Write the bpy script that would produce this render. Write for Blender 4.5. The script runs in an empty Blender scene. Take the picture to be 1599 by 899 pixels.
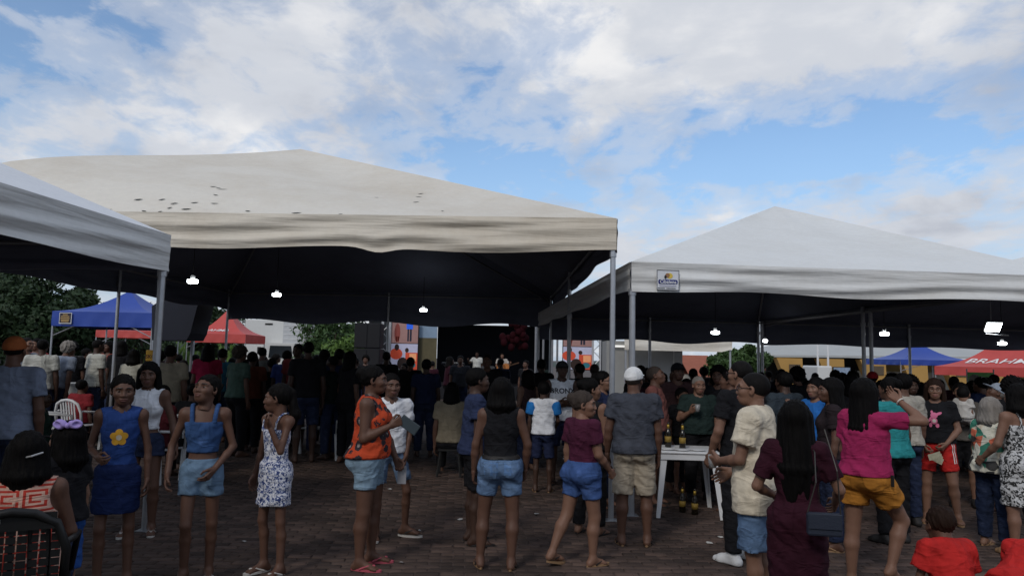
import bpy, bmesh, math, random
import numpy as np
from mathutils import Vector, Matrix
from mathutils.bvhtree import BVHTree

# ------------------------------------------------------------------ camera, sky, sun, exposure
scene = bpy.context.scene
COL = scene.collection
PW, PH, FPX = 1599.0, 899.0, 1155.0          # photograph size, focal length in its pixels
PITCH, ROLL, EYE = math.radians(5.5), math.radians(1.2), 1.7
cam_d = bpy.data.cameras.new('camera'); cam_d.sensor_width = 36.0; cam_d.lens = 36.0 * FPX / PW
cam_d.clip_start = 0.05; cam_d.clip_end = 3000.0
cam = bpy.data.objects.new('camera', cam_d); COL.objects.link(cam)
CM = Matrix.Translation((0, 0, EYE)) @ Matrix.Rotation(math.pi / 2 + PITCH, 4, 'X') @ Matrix.Rotation(ROLL, 4, 'Z')
cam.matrix_world = CM
scene.camera = cam
scene.render.resolution_x, scene.render.resolution_y = 1024, 575

SUN_EL, SUN_ROT = math.radians(38), math.radians(205)
world = bpy.data.worlds.new('World'); scene.world = world; world.use_nodes = True
def build_world():
    nt = world.node_tree; N = nt.nodes; L = nt.links; N.clear()
    out = N.new('ShaderNodeOutputWorld'); bg = N.new('ShaderNodeBackground'); bg.inputs['Strength'].default_value = 0.10
    sky = N.new('ShaderNodeTexSky'); sky.sky_type = 'NISHITA'; sky.sun_disc = False
    sky.sun_elevation = SUN_EL; sky.sun_rotation = SUN_ROT; sky.air_density = 1.0; sky.dust_density = 0.6; sky.ozone_density = 1.6
    tc = N.new('ShaderNodeTexCoord'); sep = N.new('ShaderNodeSeparateXYZ'); L.new(tc.outputs['Generated'], sep.inputs[0])
    def math_(op, a, b=None, clamp=False):
        n = N.new('ShaderNodeMath'); n.operation = op; n.use_clamp = clamp
        for i, v in enumerate((a, b)):
            if v is None: continue
            if isinstance(v, (int, float)): n.inputs[i].default_value = v
            else: L.new(v, n.inputs[i])
        return n.outputs[0]
    # the cloud layer lies on a plane high above the ground: direction / (height + c)
    KC = 0.22
    zz = math_('MAXIMUM', sep.outputs['Z'], 0.0); zz = math_('ADD', zz, KC)
    u = math_('DIVIDE', sep.outputs['X'], zz); v = math_('DIVIDE', sep.outputs['Y'], zz)
    cmb = N.new('ShaderNodeCombineXYZ'); L.new(u, cmb.inputs[0]); L.new(v, cmb.inputs[1]); cmb.inputs[2].default_value = 0.0
    def noise(scale, detail, rough, dist, loc, sx=1.0, sy=1.0, rot=0.0):
        mp = N.new('ShaderNodeMapping'); mp.inputs['Location'].default_value = loc; mp.inputs['Scale'].default_value = (sx, sy, 1)
        mp.inputs['Rotation'].default_value = (0, 0, rot)
        L.new(cmb.outputs[0], mp.inputs['Vector'])
        n = N.new('ShaderNodeTexNoise'); n.inputs['Scale'].default_value = scale; n.inputs['Detail'].default_value = detail
        n.inputs['Roughness'].default_value = rough; n.inputs['Distortion'].default_value = dist
        L.new(mp.outputs[0], n.inputs['Vector']); return n.outputs['Fac']
    def ramp(fac, stops):
        r = N.new('ShaderNodeValToRGB'); r.color_ramp.interpolation = 'EASE'
        while len(r.color_ramp.elements) < len(stops): r.color_ramp.elements.new(0.5)
        for e, (p, c) in zip(r.color_ramp.elements, stops): e.position = p; e.color = (c[0], c[1], c[2], 1)
        L.new(fac, r.inputs[0]); return r.outputs[0]
    def spot(px, py, rad, amp):         # a gap (amp < 0) or a thick bank (amp > 0) at its place in the cloud layer
        c = CM.to_3x3() @ Vector(((px - PW / 2) / FPX, -(py - PH / 2) / FPX, -1.0)); c.normalize(); w = max(c.z, 0) + KC
        d = N.new('ShaderNodeVectorMath'); d.operation = 'DISTANCE'; L.new(cmb.outputs[0], d.inputs[0]); d.inputs[1].default_value = (c.x / w, c.y / w, 0)
        m = N.new('ShaderNodeMapRange'); m.interpolation_type = 'SMOOTHSTEP'; L.new(d.outputs['Value'], m.inputs['Value']); m.inputs['From Min'].default_value = 0.0; m.inputs['From Max'].default_value = rad; m.inputs['To Min'].default_value = amp; m.inputs['To Max'].default_value = 0.0
        return m.outputs[0]
    big = noise(1.3, 4, 0.5, 0.1, (3.1, 1.7, 0)); fine = noise(7.5, 10, 0.60, 0.25, (0.4, 5.2, 0), 1.0, 0.8, 0.4)
    mix = math_('ADD', math_('MULTIPLY', big, 0.42), math_('MULTIPLY', fine, 0.70))
    for sp_ in ((170, 45, 0.35, -0.15), (20, 130, 0.35, -0.07), (330, 150, 0.3, -0.06), (745, 95, 0.36, -0.17), (860, 50, 0.2, -0.09), (680, 235, 0.55, -0.15), (830, 290, 0.5, -0.16), (1180, 190, 0.5, -0.16), (1330, 235, 0.55, -0.15), (1150, 265, 0.45, -0.12), (1480, 215, 0.45, -0.12), (560, 130, 0.6, 0.05), (1000, 70, 0.65, 0.16), (1300, 60, 0.7, 0.16), (960, 262, 0.22, 0.14), (1450, 335, 0.35, 0.1), (400, 60, 0.5, 0.06), (300, 190, 0.5, 0.07)): mix = math_('ADD', mix, spot(sp_[0], sp_[1], sp_[2], sp_[3] * 0.78))
    cover = ramp(mix, [(0.40, (0.05, 0.05, 0.05)), (0.515, (0.5, 0.5, 0.5)), (0.68, (1, 1, 1))])
    shade = math_('ADD', noise(2.2, 7, 0.55, 0.2, (7.3, 2.2, 0)), math_('ADD', math_('ADD', spot(1000, 60, 0.5, 0.16), spot(1400, 60, 0.8, -0.10)), math_('ADD', spot(960, 265, 0.3, -0.12), spot(1440, 335, 0.3, -0.2))))
    ccol = ramp(shade, [(0.28, (4.5, 4.8, 5.5)), (0.50, (6.1, 6.4, 7.0)), (0.70, (8.4, 8.4, 8.5))])
    blue = N.new('ShaderNodeMixRGB'); blue.blend_type = 'MULTIPLY'; blue.inputs[0].default_value = 1.0
    L.new(sky.outputs[0], blue.inputs[1]); blue.inputs[2].default_value = (1.22, 1.36, 1.45, 1)
    hz = N.new('ShaderNodeMixRGB'); L.new(ramp(sep.outputs['Z'], [(0.0, (0.85, 0.85, 0.85)), (0.3, (0, 0, 0))]), hz.inputs[0]); L.new(blue.outputs[0], hz.inputs[1]); hz.inputs[2].default_value = (3.2, 4.3, 6.0, 1)
    mx = N.new('ShaderNodeMixRGB'); L.new(cover, mx.inputs[0]); L.new(hz.outputs[0], mx.inputs[1]); L.new(ccol, mx.inputs[2])
    L.new(mx.outputs[0], bg.inputs['Color']); L.new(bg.outputs[0], out.inputs[0])
build_world()
sun_d = bpy.data.lights.new('sun', 'SUN'); sun_d.energy = 1.1; sun_d.angle = math.radians(12); sun_d.color = (1.0, 0.94, 0.86)
sun = bpy.data.objects.new('sun', sun_d); COL.objects.link(sun)
# sun_rotation turns clockwise from +Y seen from above
sdir = Vector((math.sin(SUN_ROT) * math.cos(SUN_EL), math.cos(SUN_ROT) * math.cos(SUN_EL), math.sin(SUN_EL)))
sun.rotation_euler = sdir.to_track_quat('Z', 'Y').to_euler()
scene.view_settings.view_transform = 'Standard'; scene.view_settings.look = 'None'
scene.view_settings.exposure = 0.06; scene.view_settings.gamma = 1.0; scene.view_settings.use_curve_mapping = False

# ------------------------------------------------------------------ pixels to places
CR = CM.to_3x3()
def ray(px, py): return (CR @ Vector(((px - PW / 2) / FPX, -(py - PH / 2) / FPX, -1.0))).normalized()
def P(px, py, d):                     # the point of that ray at depth d metres (world Y)
    r = ray(px, py); t = d / r.y; return Vector((r.x * t, d, EYE + r.z * t))
def G(px, py):
    r = ray(px, py); t = -EYE / r.z; return Vector((r.x * t, r.y * t, 0))
def PX(x, y, z):                      # a place back to a photograph pixel
    v = CM.inverted() @ Vector((x, y, z)); return (PW / 2 + FPX * v.x / -v.z, PH / 2 - FPX * v.y / -v.z)

# ------------------------------------------------------------------ materials
MATS = {}
def nodes_of(m):
    m.use_nodes = True; nt = m.node_tree
    return nt, nt.nodes, nt.links, nt.nodes['Principled BSDF']
def mat(name, col, rough=0.8, metal=0.0, var=0.12, vscale=6.0, bump=0.0, bscale=60.0, spec=0.3, emit=None, stretch=(1, 1, 1), trans=0.0, alpha=1.0, sheen=0.0):
    if name in MATS: return MATS[name]
    m = bpy.data.materials.new(name); nt, N, L, b = nodes_of(m)
    b.inputs['Roughness'].default_value = rough; b.inputs['Metallic'].default_value = metal
    b.inputs['Specular IOR Level'].default_value = spec
    if sheen: b.inputs['Sheen Weight'].default_value = sheen
    if trans: b.inputs['Transmission Weight'].default_value = trans
    if alpha < 1: b.inputs['Alpha'].default_value = alpha
    tc = N.new('ShaderNodeTexCoord'); mp = N.new('ShaderNodeMapping'); mp.inputs['Scale'].default_value = stretch
    L.new(tc.outputs['Object'], mp.inputs[0])
    if var > 0:
        n = N.new('ShaderNodeTexNoise'); n.inputs['Scale'].default_value = vscale; n.inputs['Detail'].default_value = 6; n.inputs['Roughness'].default_value = 0.6
        L.new(mp.outputs[0], n.inputs['Vector'])
        r = N.new('ShaderNodeMixRGB'); r.inputs[1].default_value = (*[c * (1 - var) for c in col], 1); r.inputs[2].default_value = (*[min(1, c * (1 + var)) for c in col], 1)
        L.new(n.outputs['Fac'], r.inputs[0]); L.new(r.outputs[0], b.inputs['Base Color'])
    else: b.inputs['Base Color'].default_value = (*col, 1)
    if bump > 0:
        n2 = N.new('ShaderNodeTexNoise'); n2.inputs['Scale'].default_value = bscale; n2.inputs['Detail'].default_value = 4
        L.new(mp.outputs[0], n2.inputs['Vector'])
        bp = N.new('ShaderNodeBump'); bp.inputs['Strength'].default_value = bump; bp.inputs['Distance'].default_value = 0.01
        L.new(n2.outputs['Fac'], bp.inputs['Height']); L.new(bp.outputs[0], b.inputs['Normal'])
    if emit:
        b.inputs['Emission Color'].default_value = (*emit[0], 1); b.inputs['Emission Strength'].default_value = emit[1]
    MATS[name] = m; return m
def cloth(col, kind='plain', col2=None, col3=None, scale=1.0):
    key = 'cloth_%s_%s_%s_%s_%s' % (kind, '_'.join('%02d' % int(c * 99) for c in col), col2 and '_'.join('%02d' % int(c * 99) for c in col2), col3 is not None, scale)
    if key in MATS: return MATS[key]
    m = bpy.data.materials.new(key); nt, N, L, b = nodes_of(m)
    b.inputs['Roughness'].default_value = 0.88; b.inputs['Specular IOR Level'].default_value = 0.15
    tc = N.new('ShaderNodeTexCoord')
    def noise(s, det=5, st=(1, 1, 1), rough=0.6):
        mp = N.new('ShaderNodeMapping'); mp.inputs['Scale'].default_value = st; L.new(tc.outputs['Object'], mp.inputs[0])
        n = N.new('ShaderNodeTexNoise'); n.inputs['Scale'].default_value = s; n.inputs['Detail'].default_value = det; n.inputs['Roughness'].default_value = rough
        L.new(mp.outputs[0], n.inputs['Vector']); return n.outputs['Fac']
    def ramp(fac, stops, interp='CONSTANT'):
        r = N.new('ShaderNodeValToRGB'); r.color_ramp.interpolation = interp
        while len(r.color_ramp.elements) < len(stops): r.color_ramp.elements.new(0.5)
        for e, (p, c) in zip(r.color_ramp.elements, stops): e.position = p; e.color = (*c, 1)
        L.new(fac, r.inputs[0]); return r.outputs[0]
    if kind == 'floral':
        mp = N.new('ShaderNodeMapping'); mp.inputs['Scale'].default_value = (1, 1, 1); L.new(tc.outputs['Object'], mp.inputs[0])
        nn = N.new('ShaderNodeTexNoise'); nn.inputs['Scale'].default_value = 34 * scale; nn.inputs['Detail'].default_value = 3; nn.inputs['Distortion'].default_value = 1.4
        L.new(mp.outputs[0], nn.inputs['Vector'])
        c = ramp(nn.outputs['Fac'], [(0.0, col2), (0.43, col3 or col2), (0.5, col), (0.9, col)])
    elif kind == 'blossom':
        vo = N.new('ShaderNodeTexVoronoi'); vo.inputs['Scale'].default_value = 11 * scale; L.new(tc.outputs['Object'], vo.inputs['Vector'])
        nn = noise(60, 2); ad = N.new('ShaderNodeMath'); ad.operation = 'MULTIPLY_ADD'; L.new(nn, ad.inputs[0]); ad.inputs[1].default_value = 0.35; L.new(vo.outputs['Distance'], ad.inputs[2])
        c = ramp(ad.outputs[0], [(0.0, col3), (0.36, col2), (0.66, col), (0.95, col)])
    elif kind == 'patch':
        vo = N.new('ShaderNodeTexVoronoi'); vo.inputs['Scale'].default_value = 13 * scale; vo.inputs['Randomness'].default_value = 0.75; L.new(tc.outputs['Object'], vo.inputs['Vector'])
        sp = N.new('ShaderNodeSeparateColor'); L.new(vo.outputs['Color'], sp.inputs[0])
        c = ramp(sp.outputs[0], [(0.0, (0.62, 0.6, 0.5)), (0.3, (0.05, 0.05, 0.05)), (0.46, (0.05, 0.2, 0.14)), (0.66, (0.55, 0.14, 0.08)), (0.84, (0.6, 0.52, 0.4))])
    elif kind == 'maze':
        # stepped red key-pattern: bands of brick texture in the x-z plane
        sp = N.new('ShaderNodeSeparateXYZ'); L.new(tc.outputs['Object'], sp.inputs[0])
        cb = N.new('ShaderNodeCombineXYZ'); L.new(sp.outputs[0], cb.inputs[0]); L.new(sp.outputs[2], cb.inputs[1])
        def mth(op, x, y=None):
            n = N.new('ShaderNodeMath'); n.operation = op
            for i, v in enumerate((x, y)):
                if v is None: continue
                if isinstance(v, (int, float)): n.inputs[i].default_value = v
                else: L.new(v, n.inputs[i])
            return n.outputs[0]
        row = mth('FLOOR', mth('DIVIDE', sp.outputs[2], 0.105))
        uu = mth('FRACT', mth('ADD', mth('DIVIDE', sp.outputs[0], 0.13), mth('MULTIPLY', row, 0.5))); vv = mth('FRACT', mth('DIVIDE', sp.outputs[2], 0.105))
        au = mth('ABSOLUTE', mth('SUBTRACT', uu, 0.5)); av = mth('ABSOLUTE', mth('SUBTRACT', vv, 0.5))
        dd = mth('MAXIMUM', au, av); st = mth('GREATER_THAN', mth('FRACT', mth('MULTIPLY', dd, 4.6)), 0.5)
        gap = mth('MULTIPLY', mth('GREATER_THAN', uu, 0.52), mth('LESS_THAN', av, 0.12)); st = mth('MULTIPLY', st, mth('SUBTRACT', 1.0, gap))
        mm = N.new('ShaderNodeMixRGB'); L.new(st, mm.inputs[0]); mm.inputs[1].default_value = (*col, 1); mm.inputs[2].default_value = (*col2, 1); c = mm.outputs[0]
    elif kind == 'stripe':
        wv = N.new('ShaderNodeTexWave'); wv.bands_direction = 'Z'; wv.inputs['Scale'].default_value = 9 * scale; L.new(tc.outputs['Object'], wv.inputs['Vector'])
        c = ramp(wv.outputs['Fac'], [(0, col), (0.6, col2)])
    elif kind == 'denim':
        n1 = noise(9, 6); lo = tuple(x * 0.7 for x in col); hi = tuple(min(1, x * 1.45 + 0.015) for x in col)
        c = ramp(n1, [(0.3, lo), (0.55, col), (0.75, hi)], 'EASE')
    else:
        n1 = noise(7, 5); lo = tuple(x * 0.82 for x in col); hi = tuple(min(1, x * 1.15) for x in col)
        c = ramp(n1, [(0.3, lo), (0.7, hi)], 'EASE')
    L.new(c, b.inputs['Base Color'])
    def mt(op, x, y=None):
        n = N.new('ShaderNodeMath'); n.operation = op
        for i, v in enumerate((x, y)):
            if v is None: continue
            if isinstance(v, (int, float)): n.inputs[i].default_value = v
            else: L.new(v, n.inputs[i])
        return n.outputs[0]
    def crease(sc, st, rot, pw):
        mp = N.new('ShaderNodeMapping'); mp.inputs['Scale'].default_value = st; mp.inputs['Rotation'].default_value = rot; L.new(tc.outputs['Object'], mp.inputs[0])
        n = N.new('ShaderNodeTexNoise'); n.inputs['Scale'].default_value = sc; n.inputs['Detail'].default_value = 2.5; n.inputs['Distortion'].default_value = 0.6; L.new(mp.outputs[0], n.inputs['Vector'])
        return mt('POWER', mt('SUBTRACT', 1.0, mt('MINIMUM', mt('ABSOLUTE', mt('MULTIPLY', mt('SUBTRACT', n.outputs['Fac'], 0.5), 5.0)), 1.0)), pw)
    w1 = mt('ADD', crease(5.5, (1, 1, 0.5), (0.3, 0.4, 0), 1.6), mt('MULTIPLY', crease(9, (0.5, 0.5, 1.3), (0, 0.5, 0), 1.8), 0.6)); w2 = noise(260, 2)
    ad = N.new('ShaderNodeMath'); ad.operation = 'MULTIPLY_ADD'; L.new(w2, ad.inputs[0]); ad.inputs[1].default_value = 0.10; L.new(w1, ad.inputs[2])
    bp = N.new('ShaderNodeBump'); bp.inputs['Strength'].default_value = 0.7; bp.inputs['Distance'].default_value = 0.012
    L.new(ad.outputs[0], bp.inputs['Height']); L.new(bp.outputs[0], b.inputs['Normal'])
    MATS[key] = m; return m
def hair_mat(name, col):
    if name in MATS: return MATS[name]
    m = mat(name, col, 0.6, var=0.5, vscale=30, bump=0.6, bscale=120, spec=0.06, stretch=(1, 1, 0.12)); return m

# ------------------------------------------------------------------ objects
def link(name, me, parent=None, mats=None, smooth=False):
    o = bpy.data.objects.new(name, me); COL.objects.link(o)
    if parent is not None: o.parent = parent
    if mats is not None:
        if not isinstance(mats, (list, tuple)): mats = [mats]
        if not me.materials:
            for mm in mats: me.materials.append(mm)
    if smooth: me.shade_smooth()
    return o
def tag(o, label=None, cat=None, group=None, kind=None):
    if label: o['label'] = label
    if cat: o['category'] = cat
    if group: o['group'] = group
    if kind: o['kind'] = kind
    return o
def empty(name, loc, rz=0.0, label=None, cat=None, group=None):
    o = bpy.data.objects.new(name, None); COL.objects.link(o); o.location = loc; o.rotation_euler = (0, 0, rz); o.empty_display_size = 0.2
    return tag(o, label, cat, group)
def child_copy(o, parent, loc=None, rot=None):
    c = o.copy(); COL.objects.link(c); c.parent = parent
    if loc is not None: c.location = loc
    if rot is not None: c.rotation_euler = rot
    return c
def copy_tree(o, parent=None):
    c = o.copy(); COL.objects.link(c); c.parent = parent
    for ch in [x for x in COL.objects if x.parent == o]: copy_tree(ch, c)
    return c
class MB:
    def __init__(s): s.v = []; s.f = []; s.mi = []
    def add(s, vs, fs, mi=0):
        n = len(s.v); s.v.extend([tuple(v) for v in vs]); s.f.extend([tuple(i + n for i in f) for f in fs]); s.mi.extend([mi] * len(fs))
    def box(s, c, size, rz=0.0, mi=0, bev=0.0, taper=1.0):
        x, y, z = size[0] / 2, size[1] / 2, size[2] / 2; R = Matrix.Rotation(rz, 3, 'Z') if not isinstance(rz, Matrix) else rz
        c = Vector(c)
        if bev <= 0:
            vs = [R @ Vector((sx * x * (taper if sz > 0 else 1), sy * y * (taper if sz > 0 else 1), sz * z)) + c for sz in (-1, 1) for sy in (-1, 1) for sx in (-1, 1)]
            s.add(vs, [(0, 2, 3, 1), (4, 5, 7, 6), (0, 1, 5, 4), (2, 6, 7, 3), (0, 4, 6, 2), (1, 3, 7, 5)], mi)
        else:
            bm = bmesh.new(); bmesh.ops.create_cube(bm, size=1.0)
            for v in bm.verts: v.co = Vector((v.co.x * size[0], v.co.y * size[1], v.co.z * size[2]))
            bmesh.ops.bevel(bm, geom=list(bm.edges), offset=bev, segments=2, affect='EDGES', profile=0.5)
            bm.verts.index_update()
            s.add([R @ v.co + c for v in bm.verts], [[v.index for v in f.verts] for f in bm.faces], mi); bm.free()
    def tube(s, pts, r, n=8, mi=0, cap=True):
        pts = [Vector(p) for p in pts]; rs = r if isinstance(r, (list, tuple)) else [r] * len(pts)
        rings = []; ref = None
        for i, p in enumerate(pts):
            d = (pts[min(i + 1, len(pts) - 1)] - pts[max(i - 1, 0)]).normalized()
            if ref is None: ref = d.orthogonal().normalized()
            ref = (ref - d * ref.dot(d)).normalized(); b = d.cross(ref)
            rings.append([p + (ref * math.cos(2 * math.pi * k / n) + b * math.sin(2 * math.pi * k / n)) * rs[i] for k in range(n)])
        vs = [v for rg in rings for v in rg]
        fs = [(i * n + k, i * n + (k + 1) % n, (i + 1) * n + (k + 1) % n, (i + 1) * n + k) for i in range(len(pts) - 1) for k in range(n)]
        if cap: fs += [tuple(reversed(range(n))), tuple(range((len(pts) - 1) * n, len(pts) * n))]
        s.add(vs, fs, mi)
    def lathe(s, prof, n=16, c=(0, 0, 0), mi=0):
        c = Vector(c); vs = []
        for (r, z) in prof:
            for k in range(n): a = 2 * math.pi * k / n; vs.append(c + Vector((r * math.cos(a), r * math.sin(a), z)))
        fs = [(i * n + k, i * n + (k + 1) % n, (i + 1) * n + (k + 1) % n, (i + 1) * n + k) for i in range(len(prof) - 1) for k in range(n)]
        fs += [tuple(reversed(range(n))), tuple(range((len(prof) - 1) * n, len(prof) * n))]
        s.add(vs, fs, mi)
    def ball(s, c, r, nu=12, nv=8, mi=0):
        r = r if isinstance(r, (tuple, list)) else (r, r, r); c = Vector(c); vs = [c + Vector((0, 0, r[2]))]
        for j in range(1, nv):
            for k in range(nu):
                a = 2 * math.pi * k / nu; t = math.pi * j / nv
                vs.append(c + Vector((r[0] * math.sin(t) * math.cos(a), r[1] * math.sin(t) * math.sin(a), r[2] * math.cos(t))))
        vs.append(c - Vector((0, 0, r[2]))); e = len(vs) - 1; fs = [(0, 1 + k, 1 + (k + 1) % nu) for k in range(nu)]
        for j in range(nv - 2):
            a = 1 + j * nu; fs += [(a + k, a + nu + k, a + nu + (k + 1) % nu, a + (k + 1) % nu) for k in range(nu)]
        a = 1 + (nv - 2) * nu; fs += [(a + k, e, a + (k + 1) % nu) for k in range(nu)]
        s.add(vs, fs, mi)
    def prism(s, poly, y0, y1, mi=0, f=None):        # polygon in x,z pushed along y (or through a map f)
        n = len(poly); f = f or (lambda p: p)
        vs = [f(Vector((x, y0, z))) for x, z in poly] + [f(Vector((x, y1, z))) for x, z in poly]
        fs = [tuple(range(n)), tuple(reversed(range(n, 2 * n)))] + [(i, i + n, (i + 1) % n + n, (i + 1) % n) for i in range(n)]
        s.add(vs, fs, mi)
    def mesh(s, name):
        me = bpy.data.meshes.new(name); me.from_pydata(s.v, [], s.f)
        if any(s.mi): me.polygons.foreach_set('material_index', s.mi)
        me.update(); return me
    def build(s, name, m, parent=None, smooth=False): return link(name, s.mesh(name), parent, m, smooth)
def np_mesh(name, V, F, mi=None):
    me = bpy.data.meshes.new(name); F = np.asarray(F, dtype=np.int32); V = np.asarray(V, dtype=np.float32)
    k = F.shape[1]
    me.vertices.add(len(V)); me.vertices.foreach_set('co', V.ravel())
    me.loops.add(F.size); me.loops.foreach_set('vertex_index', F.ravel())
    me.polygons.add(len(F)); me.polygons.foreach_set('loop_start', np.arange(0, F.size, k, dtype=np.int32))
    try: me.polygons.foreach_set('loop_total', np.full(len(F), k, dtype=np.int32))
    except Exception: pass
    if mi is not None: me.polygons.foreach_set('material_index', np.asarray(mi, dtype=np.int32))
    me.update(calc_edges=True); me.validate(); return me
_txt = {}
def text_polys(body, size, bold=0.0):
    cu = bpy.data.curves.new('lettering', 'FONT'); cu.body = body; cu.size = size; cu.align_x = 'CENTER'; cu.align_y = 'CENTER'; cu.offset = bold; cu.resolution_u = 2
    o = bpy.data.objects.new('lettering', cu); COL.objects.link(o); dg = bpy.context.evaluated_depsgraph_get()
    me = bpy.data.meshes.new_from_object(o.evaluated_get(dg)); vs = [v.co.copy() for v in me.vertices]; fs = [tuple(p.vertices) for p in me.polygons]
    bpy.data.objects.remove(o); bpy.data.meshes.remove(me); return vs, fs
# ------------------------------------------------------------------ people: bodies and clothes grown as smooth surfaces
class Field:
    def __init__(s, lo, hi, h):
        s.h = h; s.lo = np.array(lo, dtype=np.float32); n = np.ceil((np.array(hi) - np.array(lo)) / h).astype(int) + 1; s.n = n
        s.ax = [s.lo[i] + h * np.arange(n[i], dtype=np.float32) for i in range(3)]
        s.f = np.full(tuple(n), 1.0, dtype=np.float32)
    def sub(s, lo, hi):
        sl = []
        for i in range(3):
            a = max(0, int(math.floor((lo[i] - s.lo[i]) / s.h))); b = min(s.n[i], int(math.ceil((hi[i] - s.lo[i]) / s.h)) + 1)
            if b <= a: return None
            sl.append(slice(a, b))
        X, Y, Z = s.ax[0][sl[0]][:, None, None], s.ax[1][sl[1]][None, :, None], s.ax[2][sl[2]][None, None, :]
        return tuple(sl), X, Y, Z
    def blend(s, sl, d, k):
        a = s.f[sl]
        if k > 0:
            hh = np.maximum(k - np.abs(a - d), 0) / k; s.f[sl] = np.minimum(a, d) - hh * hh * k * 0.25
        else: s.f[sl] = np.minimum(a, d)
    def cone(s, a, b, ra, rb, k=0.02, flat=False, sub=False):
        a = np.array(a, dtype=np.float32); b = np.array(b, dtype=np.float32); m = max(ra, rb) + k + 2 * s.h
        q = s.sub(np.minimum(a, b) - m, np.maximum(a, b) + m)
        if q is None: return
        sl, X, Y, Z = q; u = b - a; L = float(np.linalg.norm(u)) + 1e-6; u = u / L
        dx, dy, dz = X - a[0], Y - a[1], Z - a[2]; t = dx * u[0] + dy * u[1] + dz * u[2]
        tc = np.maximum(t, 0) if flat else np.clip(t, 0, L)
        rx, ry, rz = dx - tc * u[0], dy - tc * u[1], dz - tc * u[2]
        d = np.sqrt(rx * rx + ry * ry + rz * rz) - (ra + (rb - ra) * np.clip(tc / L, 0, 1))
        if flat: d = np.maximum(d, t - L)
        if sub: s.carve(sl, d, k)
        else: s.blend(sl, d, k)
    def ell(s, c, r, k=0.02, R=None, sub=False):
        c = np.array(c, dtype=np.float32); m = max(r) + k + 2 * s.h
        q = s.sub(c - m, c + m)
        if q is None: return
        sl, X, Y, Z = q; dx, dy, dz = X - c[0], Y - c[1], Z - c[2]
        if R is not None:
            dx, dy, dz = (R[0][0] * dx + R[1][0] * dy + R[2][0] * dz, R[0][1] * dx + R[1][1] * dy + R[2][1] * dz, R[0][2] * dx + R[1][2] * dy + R[2][2] * dz)
        a = np.sqrt((dx / r[0]) ** 2 + (dy / r[1]) ** 2 + (dz / r[2]) ** 2); b = np.sqrt((dx / r[0] ** 2) ** 2 + (dy / r[1] ** 2) ** 2 + (dz / r[2] ** 2) ** 2) + 1e-6
        d = a * (a - 1) / b
        if sub: s.carve(sl, d, k)
        else: s.blend(sl, d, k)
    def ecyl(s, a, b, ra, rb, k=0.02):      # elliptic tube standing along z, flat below; ra, rb = (rx, ry) at a (top) and b (bottom)
        a = np.array(a); b = np.array(b); m = max(*ra, *rb) + k + 2 * s.h
        q = s.sub(np.minimum(a, b) - m, np.maximum(a, b) + m)
        if q is None: return
        sl, X, Y, Z = q; t = np.clip((a[2] - Z) / (a[2] - b[2] + 1e-6), 0, 1)
        cx, cy = a[0] + (b[0] - a[0]) * t, a[1] + (b[1] - a[1]) * t; rx, ry = ra[0] + (rb[0] - ra[0]) * t, ra[1] + (rb[1] - ra[1]) * t
        th = np.arctan2(Y - cy, X - cx); wob = 1 + 0.035 * t * np.sin(7 * th + 1.0) + 0.02 * t * np.sin(11 * th)
        d = (np.sqrt(((X - cx) / rx) ** 2 + ((Y - cy) / ry) ** 2) - wob) * np.minimum(rx, ry)
        d = np.maximum(np.maximum(d, b[2] - Z), Z - a[2]); s.blend(sl, d, k)
    def carve(s, sl, d, k=0.0):
        a = s.f[sl]; e = -d
        if k > 0:
            hh = np.maximum(k - np.abs(a - e), 0) / k; s.f[sl] = np.maximum(a, e) + hh * hh * k * 0.25
        else: s.f[sl] = np.maximum(a, e)
    def plane(s, p, n):                     # keeps what lies behind the plane
        X, Y, Z = s.ax[0][:, None, None], s.ax[1][None, :, None], s.ax[2][None, None, :]
        s.f = np.maximum(s.f, (X - p[0]) * n[0] + (Y - p[1]) * n[1] + (Z - p[2]) * n[2])
    def ripple(s, amp, kx, ky, kz, ph=0.0):
        X, Y, Z = s.ax[0][:, None, None], s.ax[1][None, :, None], s.ax[2][None, None, :]
        s.f = s.f + amp * (np.sin(kx * X + ky * Y + kz * Z + ph) * np.sin(0.7 * ky * X - 0.8 * kx * Y + 1.3 * kz * Z + 1.7 * ph + 1) + 0.5 * np.sin(2.1 * kx * X - 1.7 * ky * Y + 1.9 * kz * Z + 2 * ph)).astype(np.float32)
    def net(s):
        f = s.f; inside = f < 0; nx, ny, nz = f.shape
        cnt = np.zeros((nx - 1, ny - 1, nz - 1), np.int8)
        for i in (0, 1):
            for j in (0, 1):
                for k in (0, 1): cnt += inside[i:nx - 1 + i, j:ny - 1 + j, k:nz - 1 + k]
        act = (cnt > 0) & (cnt < 8); idx = np.argwhere(act)
        if len(idx) == 0: return np.zeros((0, 3), np.float32), np.zeros((0, 4), np.int32)
        num = np.full(act.shape, -1, np.int32); num[act] = np.arange(len(idx))
        acc = np.zeros((len(idx), 3), np.float32); c = np.zeros(len(idx), np.float32)
        I, J, K = idx[:, 0], idx[:, 1], idx[:, 2]
        for axis in range(3):
            for o1 in (0, 1):
                for o2 in (0, 1):
                    off = [0, 0, 0]; off[(axis + 1) % 3] = o1; off[(axis + 2) % 3] = o2
                    a = f[I + off[0], J + off[1], K + off[2]]; e = list(off); e[axis] = 1
                    b = f[I + e[0], J + e[1], K + e[2]]; cr = (a < 0) != (b < 0)
                    t = np.where(cr, a / np.where(cr, a - b, 1), 0)
                    p = np.empty((len(idx), 3), np.float32); p[:] = off; p[:, axis] = t
                    acc += p * cr[:, None]; c += cr
        V = (idx + acc / c[:, None]) * s.h + s.lo
        faces = []
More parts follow.
